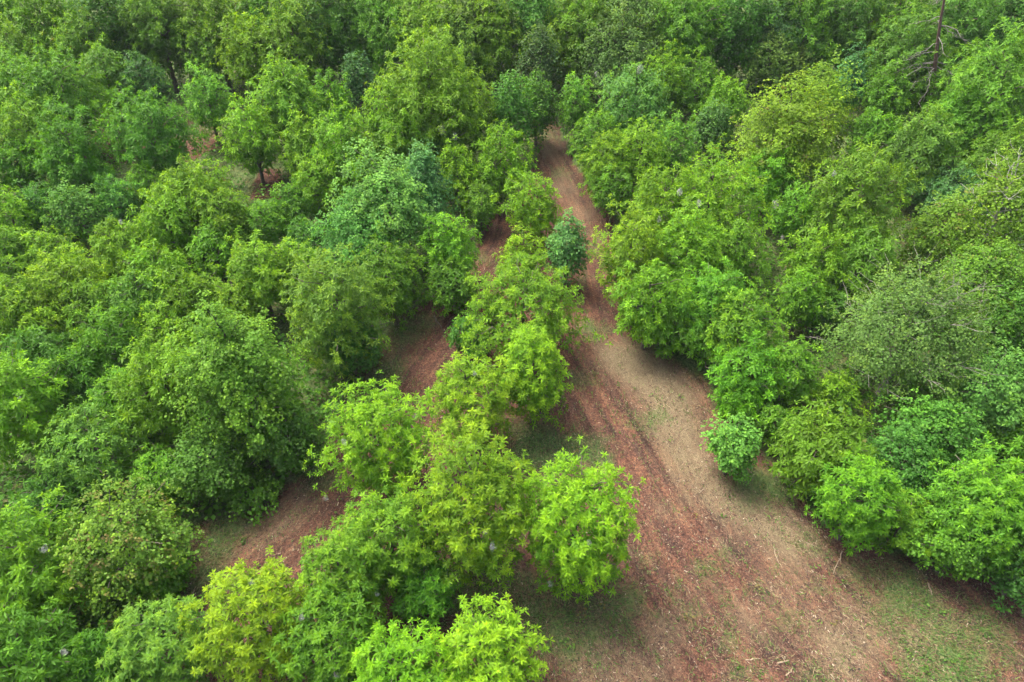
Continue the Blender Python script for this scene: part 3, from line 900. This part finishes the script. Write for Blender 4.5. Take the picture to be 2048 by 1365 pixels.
T_WOOD = [
 ('great yellow-green spreading tree at top centre, tallest of the woodland front', 862, 66, 235, 1.15, 'F', 'O', dict(tint=(.125, .25, .018), young=.25, cone=.3)),
 ('yellow-green boughed tree at the left foot of the great spreading tree', 785, 182, 175, 1.1, 'F', 'Y', dict(young=.3)),
 ('olive-tinted tree at the right foot of the great spreading tree', 938, 165, 130, 1.2, 'F', 'O', dict(tint=(.12, .235, .018), young=.3)),
 ('blue-green tree right of the great spreading tree, by the track end', 1020, 150, 98, 1.7, 'B', 'E', dict(cone=.3)),
 ('pale grey-green tree behind the great spreading tree', 915, 12, 150, 1.2, 'F', 'K', dict(tint=(.095, .19, .03), young=.4)),
 ('yellow-topped tree at the top edge right of the great spreading tree', 990, 2, 130, 1.4, 'F', 'Y', dict(young=.4)),
 ('shaded green tree at the top edge left of the great spreading tree', 782, -8, 145, 1.2, 'F', 'G', dict(young=.15)),
 ('mint blue-green tree top at the top edge over the track end', 1090, -8, 78, 1.4, 'B', 'M', {}),
 ('yellow-green tree at the top edge right of the mint tree top', 1130, 18, 110, 1.4, 'F', 'Y', dict(young=.3)),
 ('dark slender tree with grey drooping leaves closing the end of the track', 1080, 58, 78, 2.0, 'B', 'K', dict(tint=(.055, .11, .045))),
 ('dark leafy tree at the very end of the track', 1072, 150, 90, 1.5, 'B', 'D', {}),
 ('green tree at the top edge behind the grey-green mound tree', 1190, -6, 105, 1.3, 'F', 'G', {}),
 ('rounded grey-green fine-leaved tree right of the track end', 1238, 30, 182, .95, 'B', 'K', dict(tint=(.075, .14, .045), dens=1.1)),
 ('slender yellow tree at the top edge, thin as a plume', 1292, -20, 52, 2.2, 'B', 'Y', dict(young=.5)),
 ('greyish tree with a web at the top edge right of the yellow plume', 1330, 0, 90, 1.3, 'B', 'K', dict(rustp=.08)),
 ('mint green tree below the greyish web tree', 1350, 62, 72, 1.7, 'B', 'M', {}),
 ('bright green narrow tree on the right bank of the track end', 1152, 150, 75, 1.7, 'W', 'L', dict(young=.4, tint=(.08, .23, .025))),
 ('pale green feathery tree with white webs right of the track end', 1268, 128, 155, 1.15, 'F', 'M', dict(tint=(.075, .19, .045), young=.35)),
 ('green tree on the right bank of the upper track', 1196, 214, 118, 1.2, 'W', 'G', dict(young=.35)),
 ('yellow-tipped young tree overhanging the upper track from the right', 1212, 258, 110, 1.35, 'W', 'Y', dict(young=.42)),
 ('yellow-flecked tree second in from the upper track', 1275, 242, 120, 1.3, 'W', 'Y', dict(young=.45)),
 ('low green tree at the track edge below the overhanging yellow-tipped tree', 1225, 335, 95, 1.1, 'W', 'G', dict(young=.3)),
 ('pale leafy tree above the big yellow-tipped crown', 1345, 232, 115, 1.2, 'W', 'L', dict(young=.4, tint=(.08, .21, .03))),
 ('yellow-green tree below the mint tree right of the pale web tree', 1322, 96, 110, 1.3, 'W', 'Y', dict(young=.4)),
 ('drooping dark-stemmed tree left of the yellow-olive maple', 1420, 205, 90, 1.2, 'B', 'K', dict(tint=(.07, .16, .045))),
 ('green tree above the drooping dark-stemmed one', 1388, 118, 105, 1.2, 'W', 'G', dict(young=.35)),
 ('yellow-green tree adjoining the left of the yellow-olive maple', 1450, 150, 115, 1.1, 'F', 'Y', dict(young=.3)),
 ('bright yellow-olive maple-like tree, the yellowest crown of the right woodland', 1570, 165, 205, 1.15, 'B', 'O', dict(dens=1.15, tint=(.15, .25, .02), rustp=.02)),
 ('taller yellow-olive crown behind the yellowest crown, to its right', 1640, 135, 115, 1.7, 'B', 'O', dict(tint=(.14, .25, .025))),
 ('mint green round tree at the top edge, first of the mint row', 1398, 4, 82, 1.5, 'B', 'M', {}),
 ('mint green pointed tree, second of the mint row', 1468, 42, 75, 1.5, 'B', 'M', dict(tint=(.08, .215, .065))),
 ('olive-grey tree between the mint row and the yellow-olive maple', 1535, 64, 105, 1.1, 'B', 'K', dict(tint=(.10, .18, .04))),
 ('grey twiggy tree with pale leaf flecks above the yellow-olive maple', 1590, 82, 95, 1.0, 'B', 'K', {}),
 ('silvery mint tree, last of the mint row', 1628, 72, 75, 1.4, 'B', 'M', {}),
 ('blue-green slender tree standing right behind the yellow-olive maple', 1698, 104, 74, 1.8, 'B', 'E', dict(tint=(.06, .19, .075))),
 ('green feathery tree right of the yellow-olive maple', 1747, 206, 108, 1.4, 'F', 'G', dict(tint=(.075, .21, .016))),
 ('rounded light green tree with pale tips on the right woodland slope', 1835, 210, 155, 1.2, 'F', 'L', dict(young=.35, tint=(.085, .21, .03))),
 ('big feathery green tree at the right edge beside the dead pine', 1985, 62, 215, 1.2, 'F', 'G', dict(young=.35, tint=(.085, .22, .02))),
 ('feathery green tree in front of the big one at the right edge', 1935, 158, 165, 1.1, 'F', 'G', dict(tint=(.07, .2, .018))),
 ('green tree on the right edge above the pale-branched yellow tree', 2000, 246, 150, 1.1, 'F', 'L', dict(young=.35, tint=(.095, .22, .022))),
 ('dark tree at the top edge behind the dead pine', 1955, -10, 130, 1.2, 'B', 'D', {}),
 ('feathery tree left of the dead pine, under its bare boughs', 1815, 22, 165, 1.2, 'F', 'G', dict(tint=(.075, .18, .025))),
 ('yellow-green tree at the top edge left of the dead pine', 1740, 30, 115, 1.3, 'F', 'Y', dict(young=.3)),
 ('dark leafy tree at the top edge behind the slender blue-green tree', 1655, -8, 120, 1.2, 'B', 'D', dict(rustp=.03)),
 ('dark blue-green tree at the top edge behind the mint row', 1540, -10, 135, 1.2, 'B', 'E', dict(tint=(.04, .12, .045))),
 ('shaded green tree under the dead pine', 1850, 120, 110, 1.2, 'F', 'G', dict(young=.12)),
 ('dark green tree under the feathery slope left of the dead pine', 1775, 130, 110, 1.2, 'W', 'G', dict(young=.25)),
 ('feathery yellow-green tree at the top left corner', 30, 32, 140, 1.3, 'F', 'Y', dict(young=.25)),
 ('feathery green tree at the left edge, below the corner tree', 38, 88, 145, 1.3, 'F', 'G', dict(tint=(.09, .21, .022))),
 ('broad feathery green tree left of the small brown glade, largest of its slope', 122, 98, 185, 1.2, 'F', 'G', dict(tint=(.075, .205, .018))),
 ('layered green tree below the largest slope tree', 75, 185, 155, 1.2, 'F', 'Y', dict(young=.25)),
 ('deep green feathery tree overhanging the left end of the glade', 150, 225, 160, 1.2, 'F', 'G', dict(young=.15)),
 ('bright green tree at the left edge beside the glade slope', 28, 262, 120, 1.2, 'F', 'G', dict(young=.4, tint=(.08, .22, .016))),
 ('russet-flecked feathery tree at the top left', 175, 20, 130, 1.3, 'F', 'Y', dict(rustp=.06, young=.2)),
 ('pale drooping tree right of the russet-flecked one', 215, 85, 120, 1.3, 'F', 'G', dict(tint=(.08, .19, .025))),
 ('round green tree standing in the small brown glade', 305, 178, 180, 1.05, 'F', 'G', dict(young=.18, tint=(.06, .185, .02))),
 ('small tree with mint tips at the right side of the brown glade', 418, 138, 104, 1.35, 'W', 'L', dict(young=.4, tint=(.085, .22, .03))),
 ('green tree above the mint-tipped glade tree', 412, 66, 88, 1.4, 'W', 'G', dict(young=.35)),
 ('grey-green slender willowy tree at the top edge', 360, 4, 72, 2.0, 'B', 'K', dict(tint=(.085, .16, .055))),
 ('dark blue-green tree in the shadowed gap at upper left', 290, 105, 100, 1.3, 'W', 'E', dict(young=.2, tint=(.035, .12, .04))),
 ('dark tree behind the shadowed gap at the top edge', 265, 10, 110, 1.3, 'B', 'D', {}),
 ('yellow feathery tree above the bright pale crown at upper left', 508, 26, 125, 1.4, 'F', 'Y', dict(young=.3)),
 ('feathery yellow-green tree at the top edge over the bright pale crown', 590, -4, 150, 1.3, 'F', 'Y', dict(young=.22)),
 ('green tree at the top edge, right of the feathery yellow-green one', 672, 8, 120, 1.3, 'F', 'G', dict(young=.3)),
 ('bright pale yellow-green crown at upper left centre, like a fountain', 580, 104, 148, 1.45, 'F', 'L', dict(young=.55, tint=(.12, .25, .025), cone=.3)),
 ('yellow tree spilling right of the brown glade', 505, 198, 120, 1.35, 'F', 'Y', dict(young=.45)),
 ('yellow-green tree in front of the fountain-like crown', 610, 235, 110, 1.3, 'F', 'Y', dict(young=.3)),
 ('tall yellow-green bunchy tree left of the boughed tree', 690, 222, 135, 1.4, 'F', 'Y', dict(young=.4)),
 ('yellow-green tree with a dark foot above the mint dome', 640, 300, 120, 1.2, 'F', 'Y', dict(young=.25)),
 ('dark blue-green small tree in the gap beside the fountain-like crown', 718, 108, 70, 1.6, 'B', 'E', dict(tint=(.04, .13, .055))),
 ('green tree between the fountain-like crown and the dark small tree', 665, 150, 90, 1.4, 'F', 'G', {}),
 ('shaded bush with white webs behind the pointed blue-green tree', 888, 262, 80, 1.3, 'B', 'D', {}),
]
far = [(-10, 'above the top left corner tree', 'F', 'G'), (100, 'above the russet-flecked tree', 'F', 'Y'), (225, 'over the shadowed gap', 'B', 'D'), (320, 'left of the willowy tree', 'F', 'G'),
       (430, 'right of the willowy tree', 'F', 'Y'), (540, 'over the fountain-like crown', 'F', 'G'), (650, 'by the dark blue-green small tree', 'B', 'D'), (740, 'left behind the great spreading tree', 'F', 'G'),
       (850, 'straight behind the great spreading tree', 'F', 'Y'), (950, 'right behind the great spreading tree', 'F', 'K'), (1050, 'straight beyond the track end', 'B', 'E'), (1165, 'beyond the grey-green mound tree', 'F', 'Y'),
       (1255, 'left of the yellow plume', 'B', 'K'), (1370, 'right of the yellow plume', 'F', 'G'), (1470, 'over the mint row', 'B', 'D'), (1600, 'over the silvery mint tree', 'F', 'G'),
       (1700, 'over the slender blue-green tree', 'F', 'D'), (1790, 'left behind the dead pine', 'B', 'G'), (1900, 'straight behind the dead pine', 'F', 'D'), (2020, 'in the top right corner', 'B', 'D')]
for i, (fx, where, fs, fc) in enumerate(far):
    T_WOOD.append(('far woodland tree cut off by the top edge, ' + where, fx, -62 + (i * 37) % 23, 165, 1.25, fs, fc, {}))
seed = 0
for tab, grp in ((T_LANE, LANE), (T_LEFT, THICK), (T_RIGHT, EDGE), (T_WOOD, WOOD)):
    for label, cx, top, wpx, asp, sp, ck, kw in tab:
        seed += 1
        first = label.split(',')[0]
        shrub = any(k in first.split(' ')[:5] for k in ('bush', 'shrub', 'mound'))
        kind = 'shrub' if shrub else {'W': 'star_leaved_tree', 'F': 'feathery_leaved_tree', 'B': 'broadleaf_tree', 'S': 'sparse_tree'}[sp]
        grow = 1.06
        if tab is T_LANE: grow = 1.08 if top > 850 else 1.0
        if tab is T_RIGHT: grow = 1.04
        build_tree(kind, label, 'shrub' if shrub else 'tree', cx, top - wpx * .02, wpx * grow, asp, sp, ck, seed, group=grp, **kw)

# trees whose bare branches show
build_tree('sparse_tree', 'sparse grey-green tree with bare pale branches showing, right of the clearing', 'tree',
           1815, 512, 335, .9, 'S', 'K', 301, dens=1.7, bark=TWIG, branches=True, fine=.55, cone=.3, group=EDGE, young=.35)
build_tree('pale_branched_tree', 'yellow-green tree with pale crooked limbs showing at the right edge', 'tree',
           1995, 300, 175, 1.5, 'B', 'O', 302, dens=.7, bark=PALE, branches=True, group=EDGE, tint=(.125, .225, .022), rustp=.03)
print('TRIS', TRI[0])

# ------------------------------------------------------------------ growth and litter on the ground
def ground_hits(px, py):
    u = (px - 1024.0) / FPX; v = (py - 682.5) / FPX
    d = np.stack([u, CP - v * SP, -SP - v * CP], 1)
    m = H / (-d[:, 2] + SLOPE * d[:, 1])
    for _ in range(8):
        x, y = d[:, 0] * m, d[:, 1] * m
        err = H + d[:, 2] * m - ground_z(x, y)
        m = m + err / (-d[:, 2] + SLOPE * d[:, 1])
    return d[:, 0] * m, d[:, 1] * m, m

def surface_z(x, y):
    s, t, wl, dist = track_coords(x, y)
    return ground_z(x, y) + 0.05 * np.sin(t * 2.6 + np.sin(s * 0.2)) * np.exp(-(dist / 7) ** 2)

def vnoise(x, y, sc_, seed):
    """smooth value noise 0..1"""
    x, y = x / sc_, y / sc_
    xi, yi = np.floor(x).astype(int), np.floor(y).astype(int)
    fx, fy = x - xi, y - yi
    fx, fy = fx * fx * (3 - 2 * fx), fy * fy * (3 - 2 * fy)
    def h(a, b):
        n = (a * 374761393 + b * 668265263 + seed * 1442695041) & 0x7fffffff
        n = ((n ^ (n >> 13)) * 1274126177) & 0x7fffffff
        return (n ^ (n >> 16)) % 10007 / 10007.0
    return (h(xi, yi) * (1 - fx) * (1 - fy) + h(xi + 1, yi) * fx * (1 - fy) + h(xi, yi + 1) * (1 - fx) * fy + h(xi + 1, yi + 1) * fx * fy)

rg = np.random.default_rng(21)

# leafy undergrowth beneath the woods
n = 19000
px, py = rg.uniform(-150, 2200, n), rg.uniform(-90, 1500, n)
x, y, m = ground_hits(px, py)
k = ~open_ground(x, y)
x, y = x[k], y[k]
nn = len(x)
hgt = rg.gamma(2.0, .3, nn)
pos = np.stack([x, y, surface_z(x, y) + hgt], 1)
v, t, c_ = scatter(TEMPLATES['B1'], pos, np.tile([0, 0, 1.0], (nn, 1)) + rg.normal(0, .25, (nn, 3)), rg.uniform(.3, .58, nn),
                   rg.uniform(0, .4, nn), rg.normal(0, .12, nn), np.where(rg.random(nn) < .04, .5, 0), .15, rg)
u_ = tag(obj('undergrowth', mesh_arrays('undergrowth', v, t, c_), LEAF), 'leafy green undergrowth covering the floor beneath the trees', 'undergrowth', kind='stuff')
u_.color = (.066, .175, .02, 1)

# seedlings and weeds along the edges of the lanes
n = 90000
px, py = rg.uniform(200, 2150, n), rg.uniform(200, 1480, n)
x, y, m = ground_hits(px, py)
k = open_ground(x, y)
x, y = x[k], y[k]
gm = ground_masks(x, y)[1]
k = rg.random(len(x)) < np.clip(gm - .25, 0, 1) * .22 * (vnoise(x, y, .7, 31) > .5) + .004
x, y = x[k], y[k]; nn = len(x)
pos = np.stack([x, y, surface_z(x, y) + rg.gamma(2, .03, nn)], 1)
v, t, c_ = scatter(TEMPLATES['B2'], pos, np.tile([0, 0, 1.0], (nn, 1)) + rg.normal(0, .25, (nn, 3)), rg.gamma(3, .03, nn) + .05,
                   rg.uniform(0, .6, nn), rg.normal(0, .14, nn), np.where(rg.random(nn) < .15, .6, 0), .15, rg)
u2_ = tag(obj('weeds', mesh_arrays('weeds', v, t, c_), LEAF), 'low weeds and seedlings scattered along the lane edges', 'weeds', kind='stuff')
u2_.color = (.07, .15, .03, 1)
print('WEEDS', nn)

def slivers(name, label, cat, px, py, keep, length, width, colfn, align, lift, mat):
    """thin flat pieces lying on the ground"""
    x, y, m = ground_hits(px, py)
    s_, t_, wl, dist = track_coords(x, y)
    kk = keep(x, y)
    x, y = x[kk], y[kk]
    n = len(x)
    # local direction of travel of the nearest lane
    e = .3
    s1, _, w1, _ = track_coords(x + e, y); s2, _, w2, _ = track_coords(x, y + e); s0, _, w0, _ = track_coords(x, y)
    ang = np.arctan2(s2 - s0, s1 - s0)
    ang = np.where(rg.random(n) < align, ang + rg.normal(0, .35, n), rg.uniform(0, 6.283, n))
    L = length(n); W = width(n)
    d = np.stack([np.cos(ang), np.sin(ang), np.zeros(n)], 1); q = np.stack([-np.sin(ang), np.cos(ang), np.zeros(n)], 1)
    p = np.stack([x, y, surface_z(x, y) + .012], 1)
    tilt = rg.uniform(0, lift, n)
    a = p - d * L[:, None] * .5; b = p + d * L[:, None] * .5
    a[:, 2] = surface_z(a[:, 0], a[:, 1]) + .01; b[:, 2] = surface_z(b[:, 0], b[:, 1]) + .012 + tilt
    qq = q * W[:, None] * .5
    V = np.stack([a - qq, a + qq, b + qq * .6, b - qq * .6], 1).reshape(-1, 3)
    V[1::4, 2] += W * .3
    o = np.arange(n)[:, None] * 4
    T = np.concatenate([np.array([0, 1, 2]) + o, np.array([0, 2, 3]) + o])
    C_ = np.repeat(colfn(n, x, y), 4, axis=0)
    return tag(obj(name, mesh_arrays(name, V, T, C_), mat), label, cat, kind='stuff')

def lane_px(n):
    """random photo places over the open ground, denser sampling where it shows"""
    return rg.uniform(200, 2150, n), rg.uniform(200, 1480, n)

CLUMP = lambda x, y, s, k: vnoise(x, y, s, k)
def mulch_col(n, x, y):
    base = np.array([[.092, .048, .033], [.125, .073, .048], [.165, .12, .077], [.03, .022, .02], [.30, .25, .18]])
    p = rg.choice(5, n, p=[.30, .25, .14, .27, .04])
    return base[p] * rg.uniform(.7, 1.2, (n, 1))
px, py = lane_px(170000)
slivers('mulch_litter', 'shredded wood chips and dead leaves strewn over the mown lanes', 'mulch', px, py,
        lambda x, y: open_ground(x, y) & (CLUMP(x, y, 1.4, 3) + CLUMP(x, y, .5, 4) > .75 + .35 * rg.random(len(x)) - .2),
        lambda n: rg.gamma(3, .018, n) + .025, lambda n: rg.uniform(.015, .04, n), mulch_col, .35, .03, CHIP)
def straw_col(n, x, y):
    c = np.array([.25, .195, .115]) * rg.uniform(.5, 1.2, (n, 1))
    return c * np.where(rg.random((n, 1)) < .2, np.array([[.7, .85, .6]]), 1)
px, py = lane_px(130000)
slivers('straw_litter', 'pale dry straw left in streaks along the mown lanes', 'straw', px, py,
        lambda x, y: open_ground(x, y) & ((ground_masks(x, y)[0] - .06) * .9 + .12 * (CLUMP(x, y, .9, 8) > .6) > rg.random(len(x))),
        lambda n: rg.gamma(3, .035, n) + .05, lambda n: rg.uniform(.007, .016, n), straw_col, .6, .07, CHIP)

# short grass, upright blades in tufts
n = 620000
px, py = lane_px(n)
x, y, m = ground_hits(px, py)
k = open_ground(x, y)
x, y = x[k], y[k]; n = len(x)
g = ground_masks(x, y)[1]
s_, t_, wl, dist = track_coords(x, y)
bend = .9 * np.sin(s_ * .16 + 1.0)
streak = np.maximum(vnoise(s_ * .22, t_ + bend, .42, 5), .97 * vnoise(s_ * .3 + t_ * .35, t_ - s_ * .12, .45, 6))
patch = vnoise(x, y, .9, 15) * .7 + vnoise(x, y, .3, 16) * .5
pr = np.clip(g * np.clip(patch * 1.7 - .35, 0, 1), 0, .8) + .38 * np.clip((streak - .70) / .12, 0, 1) * vnoise(x, y, 2.5, 17) + .012
k = rg.random(n) < pr
x, y = x[k], y[k]; n = len(x)
e = .3
s0 = track_coords(x, y)[0]
ang = np.arctan2(track_coords(x, y + e)[0] - s0, track_coords(x + e, y)[0] - s0) + rg.normal(0, .6, n) + math.pi * (rg.random(n) < .5)
h_ = rg.gamma(3, .025, n) + .03
reach = rg.gamma(3, .04, n)
W = rg.uniform(.010, .024, n)
lean = np.stack([np.cos(ang), np.sin(ang)], 1) * reach[:, None]
z = surface_z(x, y)
q = np.stack([-np.sin(ang) * W, np.cos(ang) * W], 1)
V = np.stack([np.stack([x - q[:, 0], y - q[:, 1], z - .01], 1), np.stack([x + q[:, 0], y + q[:, 1], z - .01], 1),
              np.stack([x + lean[:, 0], y + lean[:, 1], z + h_], 1)], 1).reshape(-1, 3)
T = np.arange(n * 3).reshape(-1, 3)
gc = np.array([.085, .165, .032]) * rg.uniform(.6, 1.35, (n, 1)) * (1 + rg.normal(0, .1, (n, 3)))
gc = np.where(rg.random((n, 1)) < .3, np.array([.19, .165, .075]) * rg.uniform(.7, 1.1, (n, 1)), gc)
tag(obj('grass', mesh_arrays('grass', V, T, np.repeat(gc, 3, 0)), BLADE), 'thin short grass growing in patches on the mown lanes', 'grass', kind='stuff')
print('GRASS', n)

# ------------------------------------------------------------------ dead pine, fallen sticks, webs
def dead_pine():
    base = ground_hit(1850, 268)
    rng = np.random.default_rng(77)
    root = tag(bpy.data.objects.new('dead_pine_tree', None), 'dead pine with red-brown trunk and bare grey boughs, near the top right', 'tree', WOOD)
    COL.objects.link(root); root.location = base
    d = ray(1893, -25); tp = d * (base[1] / d[1]) + np.array([0, 0, H]) - base      # where the stem leaves the picture
    tp = tp * 1.12
    pts = np.array([tp * t + np.array([.12 * math.sin(7 * t), .1 * math.cos(5 * t), -.2 * (1 - t)]) for t in np.linspace(0, 1, 12)])
    tb = Tubes(); tb.add(pts, np.linspace(.24, .05, 12), 9)
    obj('trunk', tb.mesh('trunk'), REDBARK, root)
    for i in range(24):
        f = rng.uniform(.3, .98)
        st = np.array([np.interp(f, np.linspace(0, 1, 12), pts[:, j]) for j in range(3)])
        az = rng.uniform(0, 6.283) if i % 3 else rng.uniform(2.6, 4.4)
        L = (3.6 * (1 - f) + 1.0) * rng.uniform(.6, 1.25)
        e = st + np.array([math.cos(az) * L, math.sin(az) * L, -L * rng.uniform(.1, .55)])
        b = Tubes()
        pp = crooked(st, e, 5, .05, rng, .08)
        b.add(pp, np.linspace(.04, .012, 5), 5)
        for q in range(7):
            g = rng.uniform(.3, 1)
            s2 = np.array([np.interp(g, np.linspace(0, 1, 5), pp[:, j]) for j in range(3)])
            dd = rng.normal(0, 1, 3) + (e - st) / L * 1.2; dd[2] -= .3
            b.add(crooked(s2, s2 + dd / np.linalg.norm(dd) * rng.uniform(.3, .9), 3, .05, rng), [.014, .01, .005], 4)
        obj('branch', b.mesh('branch'), GREYBARK, root)
dead_pine()

STICKS = [((1546, 1096), (1558, 1130), .030, 'pale thin stick lying in the middle of the clearing, nearest to its centre'),
          ((1684, 1104), (1667, 1148), .030, 'curved brown stick at the right edge of the clearing'),
          ((1738, 1086), (1784, 1106), .035, 'grey branch lying under the trees at the lower right rim'),
          ((1490, 1322), (1520, 1318), .035, 'short pale stick at the bottom edge, leftmost of three'),
          ((1555, 1327), (1577, 1322), .040, 'short stout pale stick at the bottom edge, the middle of three'),
          ((1572, 1352), (1585, 1338), .035, 'broken pale stick at the bottom edge, lowest of three'),
          ((1855, 1168), (1864, 1192), .040, 'forked pale branch end beside the weedy bank'),
          ((1398, 986), (1411, 974), .030, 'small pale stick just left of the small round mint tree'),
          ((868, 632), (884, 662), .045, 'dark dead branch across the left mown lane'),
          ((1412, 690), (1442, 742), .022, 'long thin vine stem lying along the upper rim of the clearing'),
          ((614, 1090), (640, 1076), .028, 'bleached stick on the left bare patch'),
          ((384, 1188), (392, 1172), .030, 'bleached stub at the left end of the left bare patch')]
for i, (p, q, r, lab) in enumerate(STICKS):
    rng = np.random.default_rng(500 + i)
    a, b = ground_hit(*p), ground_hit(*q)
    o0 = a.copy()
    tb = Tubes()
    pp = crooked(a - o0, b - o0, 7, .035, rng)
    pp[:, 2] = surface_z(pp[:, 0] + o0[0], pp[:, 1] + o0[1]) - o0[2] + r * .8
    tb.add(pp, np.linspace(r, r * .45, 7), 7)
    for f in (.45, .7):
        j = int(f * 6)
        e = pp[j] + np.array([rng.normal(0, .16), rng.normal(0, .16), .06])
        tb.add(crooked(pp[j], e, 3, .03, rng), [r * .45, r * .3, r * .15], 5)
    s_ob = obj('fallen_branch', tb.mesh('fallen_branch'), STICK if i != 8 else BARK)
    s_ob.location = o0
    tag(s_ob, lab, 'branch', 'sticks lying on the mown ground')

WEBS = [(985, 1094, 26, 'larger of two white webs in the tall yellow-green tree by the clearing'),
        (972, 1064, 18, 'smaller upper white web in the tall yellow-green tree by the clearing'),
        (1177, 1086, 20, 'white web in the lone rosette tree beside the clearing'),
        (1096, 1222, 22, 'grey web hanging low at the left foot of the lone rosette tree'),
        (755, 1188, 18, 'white web in the olive green tree near the bottom'),
        (690, 885, 20, 'white web on the left flank of the bushy mid-lane tree'),
        (829, 833, 16, 'white web at the right side of the bushy mid-lane tree'),
        (666, 1050, 20, 'white web at the top of the olive tree beside the left bare patch'),
        (502, 1166, 22, 'white web near the top of the bright yellow bottom tree'),
        (604, 1236, 20, 'white web at the right flank of the bright yellow bottom tree'),
        (676, 1350, 24, 'white web at the bottom edge between two lime trees'),
        (948, 747, 16, 'small web in the mid green tree beside the pointed yellow tree'),
        (86, 1100, 20, 'white web in the fresh green drooping tree at the left edge'),
        (131, 1304, 20, 'grey web in the bottom left corner tree'),
        (40, 798, 16, 'small web in the left edge yellow-green tree'),
        (884, 261, 22, 'left one of two webs behind the pointed blue-green tree'),
        (909, 274, 20, 'right one of two webs behind the pointed blue-green tree'),
        (1278, 139, 22, 'brightest web atop the pale feathery tree right of the track end'),
        (1193, 149, 16, 'web at the left of the pale feathery tree right of the track end'),
        (1357, 385, 22, 'left one of two webs in the mass right of the track'),
        (1398, 408, 18, 'right one of two webs in the mass right of the track'),
        (1318, 440, 18, 'long web in the yellow tree at the front of the mass right of the track'),
        (1668, 348, 16, 'web in the feathery olive-green tree behind the right mass'),
        (1552, 410, 22, 'grey web in the dark gap right of the big yellow-tipped crown'),
        (1550, 528, 18, 'grey web above the yellow-flecked tree at the clearing'),
        (500, 370, 14, 'tiny web in the bunchy yellow tree near the brown glade'),
        (240, 445, 14, 'tiny web in the yellow feathery tree amid the left mass')]
def first_hit(px, py):
    d = ray(px, py); o = np.array([0, 0, H]); best = None
    for c, a, b, lab in PLACED:
        sc_ = np.array([a, a, b]) * .86
        dd, oo = d / sc_, (o - c) / sc_
        A, B, C_ = dd @ dd, dd @ oo, oo @ oo - 1
        disc = B * B - A * C_
        if disc > 0:
            t = (-B - math.sqrt(disc)) / A
            if best is None or t < best: best = t
    if best is None:
        return ground_hit(px, py) + np.array([0, 0, 2.0]), np.linalg.norm(d) * 30
    return o + d * best, best
def web(px, py, spx, label, i):
    rng = np.random.default_rng(900 + i)
    p, dep = first_hit(px, py)
    r = max(.10, spx * .37 * dep / FPX)
    # a tent of silk: several thin sagging sheets stretched over a twig fork
    V, T = [], []
    n0 = 0
    for layer in range(3):
        nu, nv = 9, 7
        th = np.linspace(0, 2 * math.pi, nu, endpoint=False)
        ax = rng.normal(0, .35, 2)
        for j in range(nv):
            f = j / (nv - 1)
            rad = math.sin(math.pi * (f * .86 + .07)) * r * (1 - .22 * layer)
            for q in th:
                k = 1 + .28 * math.sin(3 * q + layer + 4 * f) + rng.normal(0, .07)
                V.append([math.cos(q) * rad * k * .75 + ax[0] * r * f, math.sin(q) * rad * k * .75 + ax[1] * r * f, (f - .5) * 2.5 * r + rng.normal(0, .03 * r)])
        for j in range(nv - 1):
            for q in range(nu):
                a0, a1 = n0 + j * nu + q, n0 + j * nu + (q + 1) % nu
                T += [(a0, a1, a1 + nu), (a0, a1 + nu, a0 + nu)]
        n0 += nu * nv
    o = obj('webworm_nest', mesh_arrays('webworm_nest', np.array(V), np.array(T), smooth=True), WEB)
    o.location = p
    tag(o, label, 'web nest', 'webworm nests in the trees')
for i, w_ in enumerate(WEBS):
    web(*w_, i)

# ------------------------------------------------------------------ damp summer air
def haze():
    x0, x1, y0, y1, z0, z1 = -720, 720, -60, 1520, -12, 34
    V = np.array([[x, y, z] for z in (z0, z1) for y in (y0, y1) for x in (x0, x1)], float)
    Q = [(0, 2, 3, 1), (4, 5, 7, 6), (0, 1, 5, 4), (2, 6, 7, 3), (0, 4, 6, 2), (1, 3, 7, 5)]
    T = [t for q in Q for t in ((q[0], q[1], q[2]), (q[0], q[2], q[3]))]
    m, N, L = new_mat('haze_air')
    out = N.new('ShaderNodeOutputMaterial')
    pv = N.new('ShaderNodeVolumePrincipled')
    pv.inputs['Color'].default_value = (.86, .93, 1.0, 1)
    pv.inputs['Density'].default_value = 0.00015
    L.new(pv.outputs[0], out.inputs['Volume'])
    tag(obj('haze', mesh_arrays('haze', V, np.array(T)), m), 'thin pale summer haze filling the air over the trees', 'haze', kind='stuff')
haze()
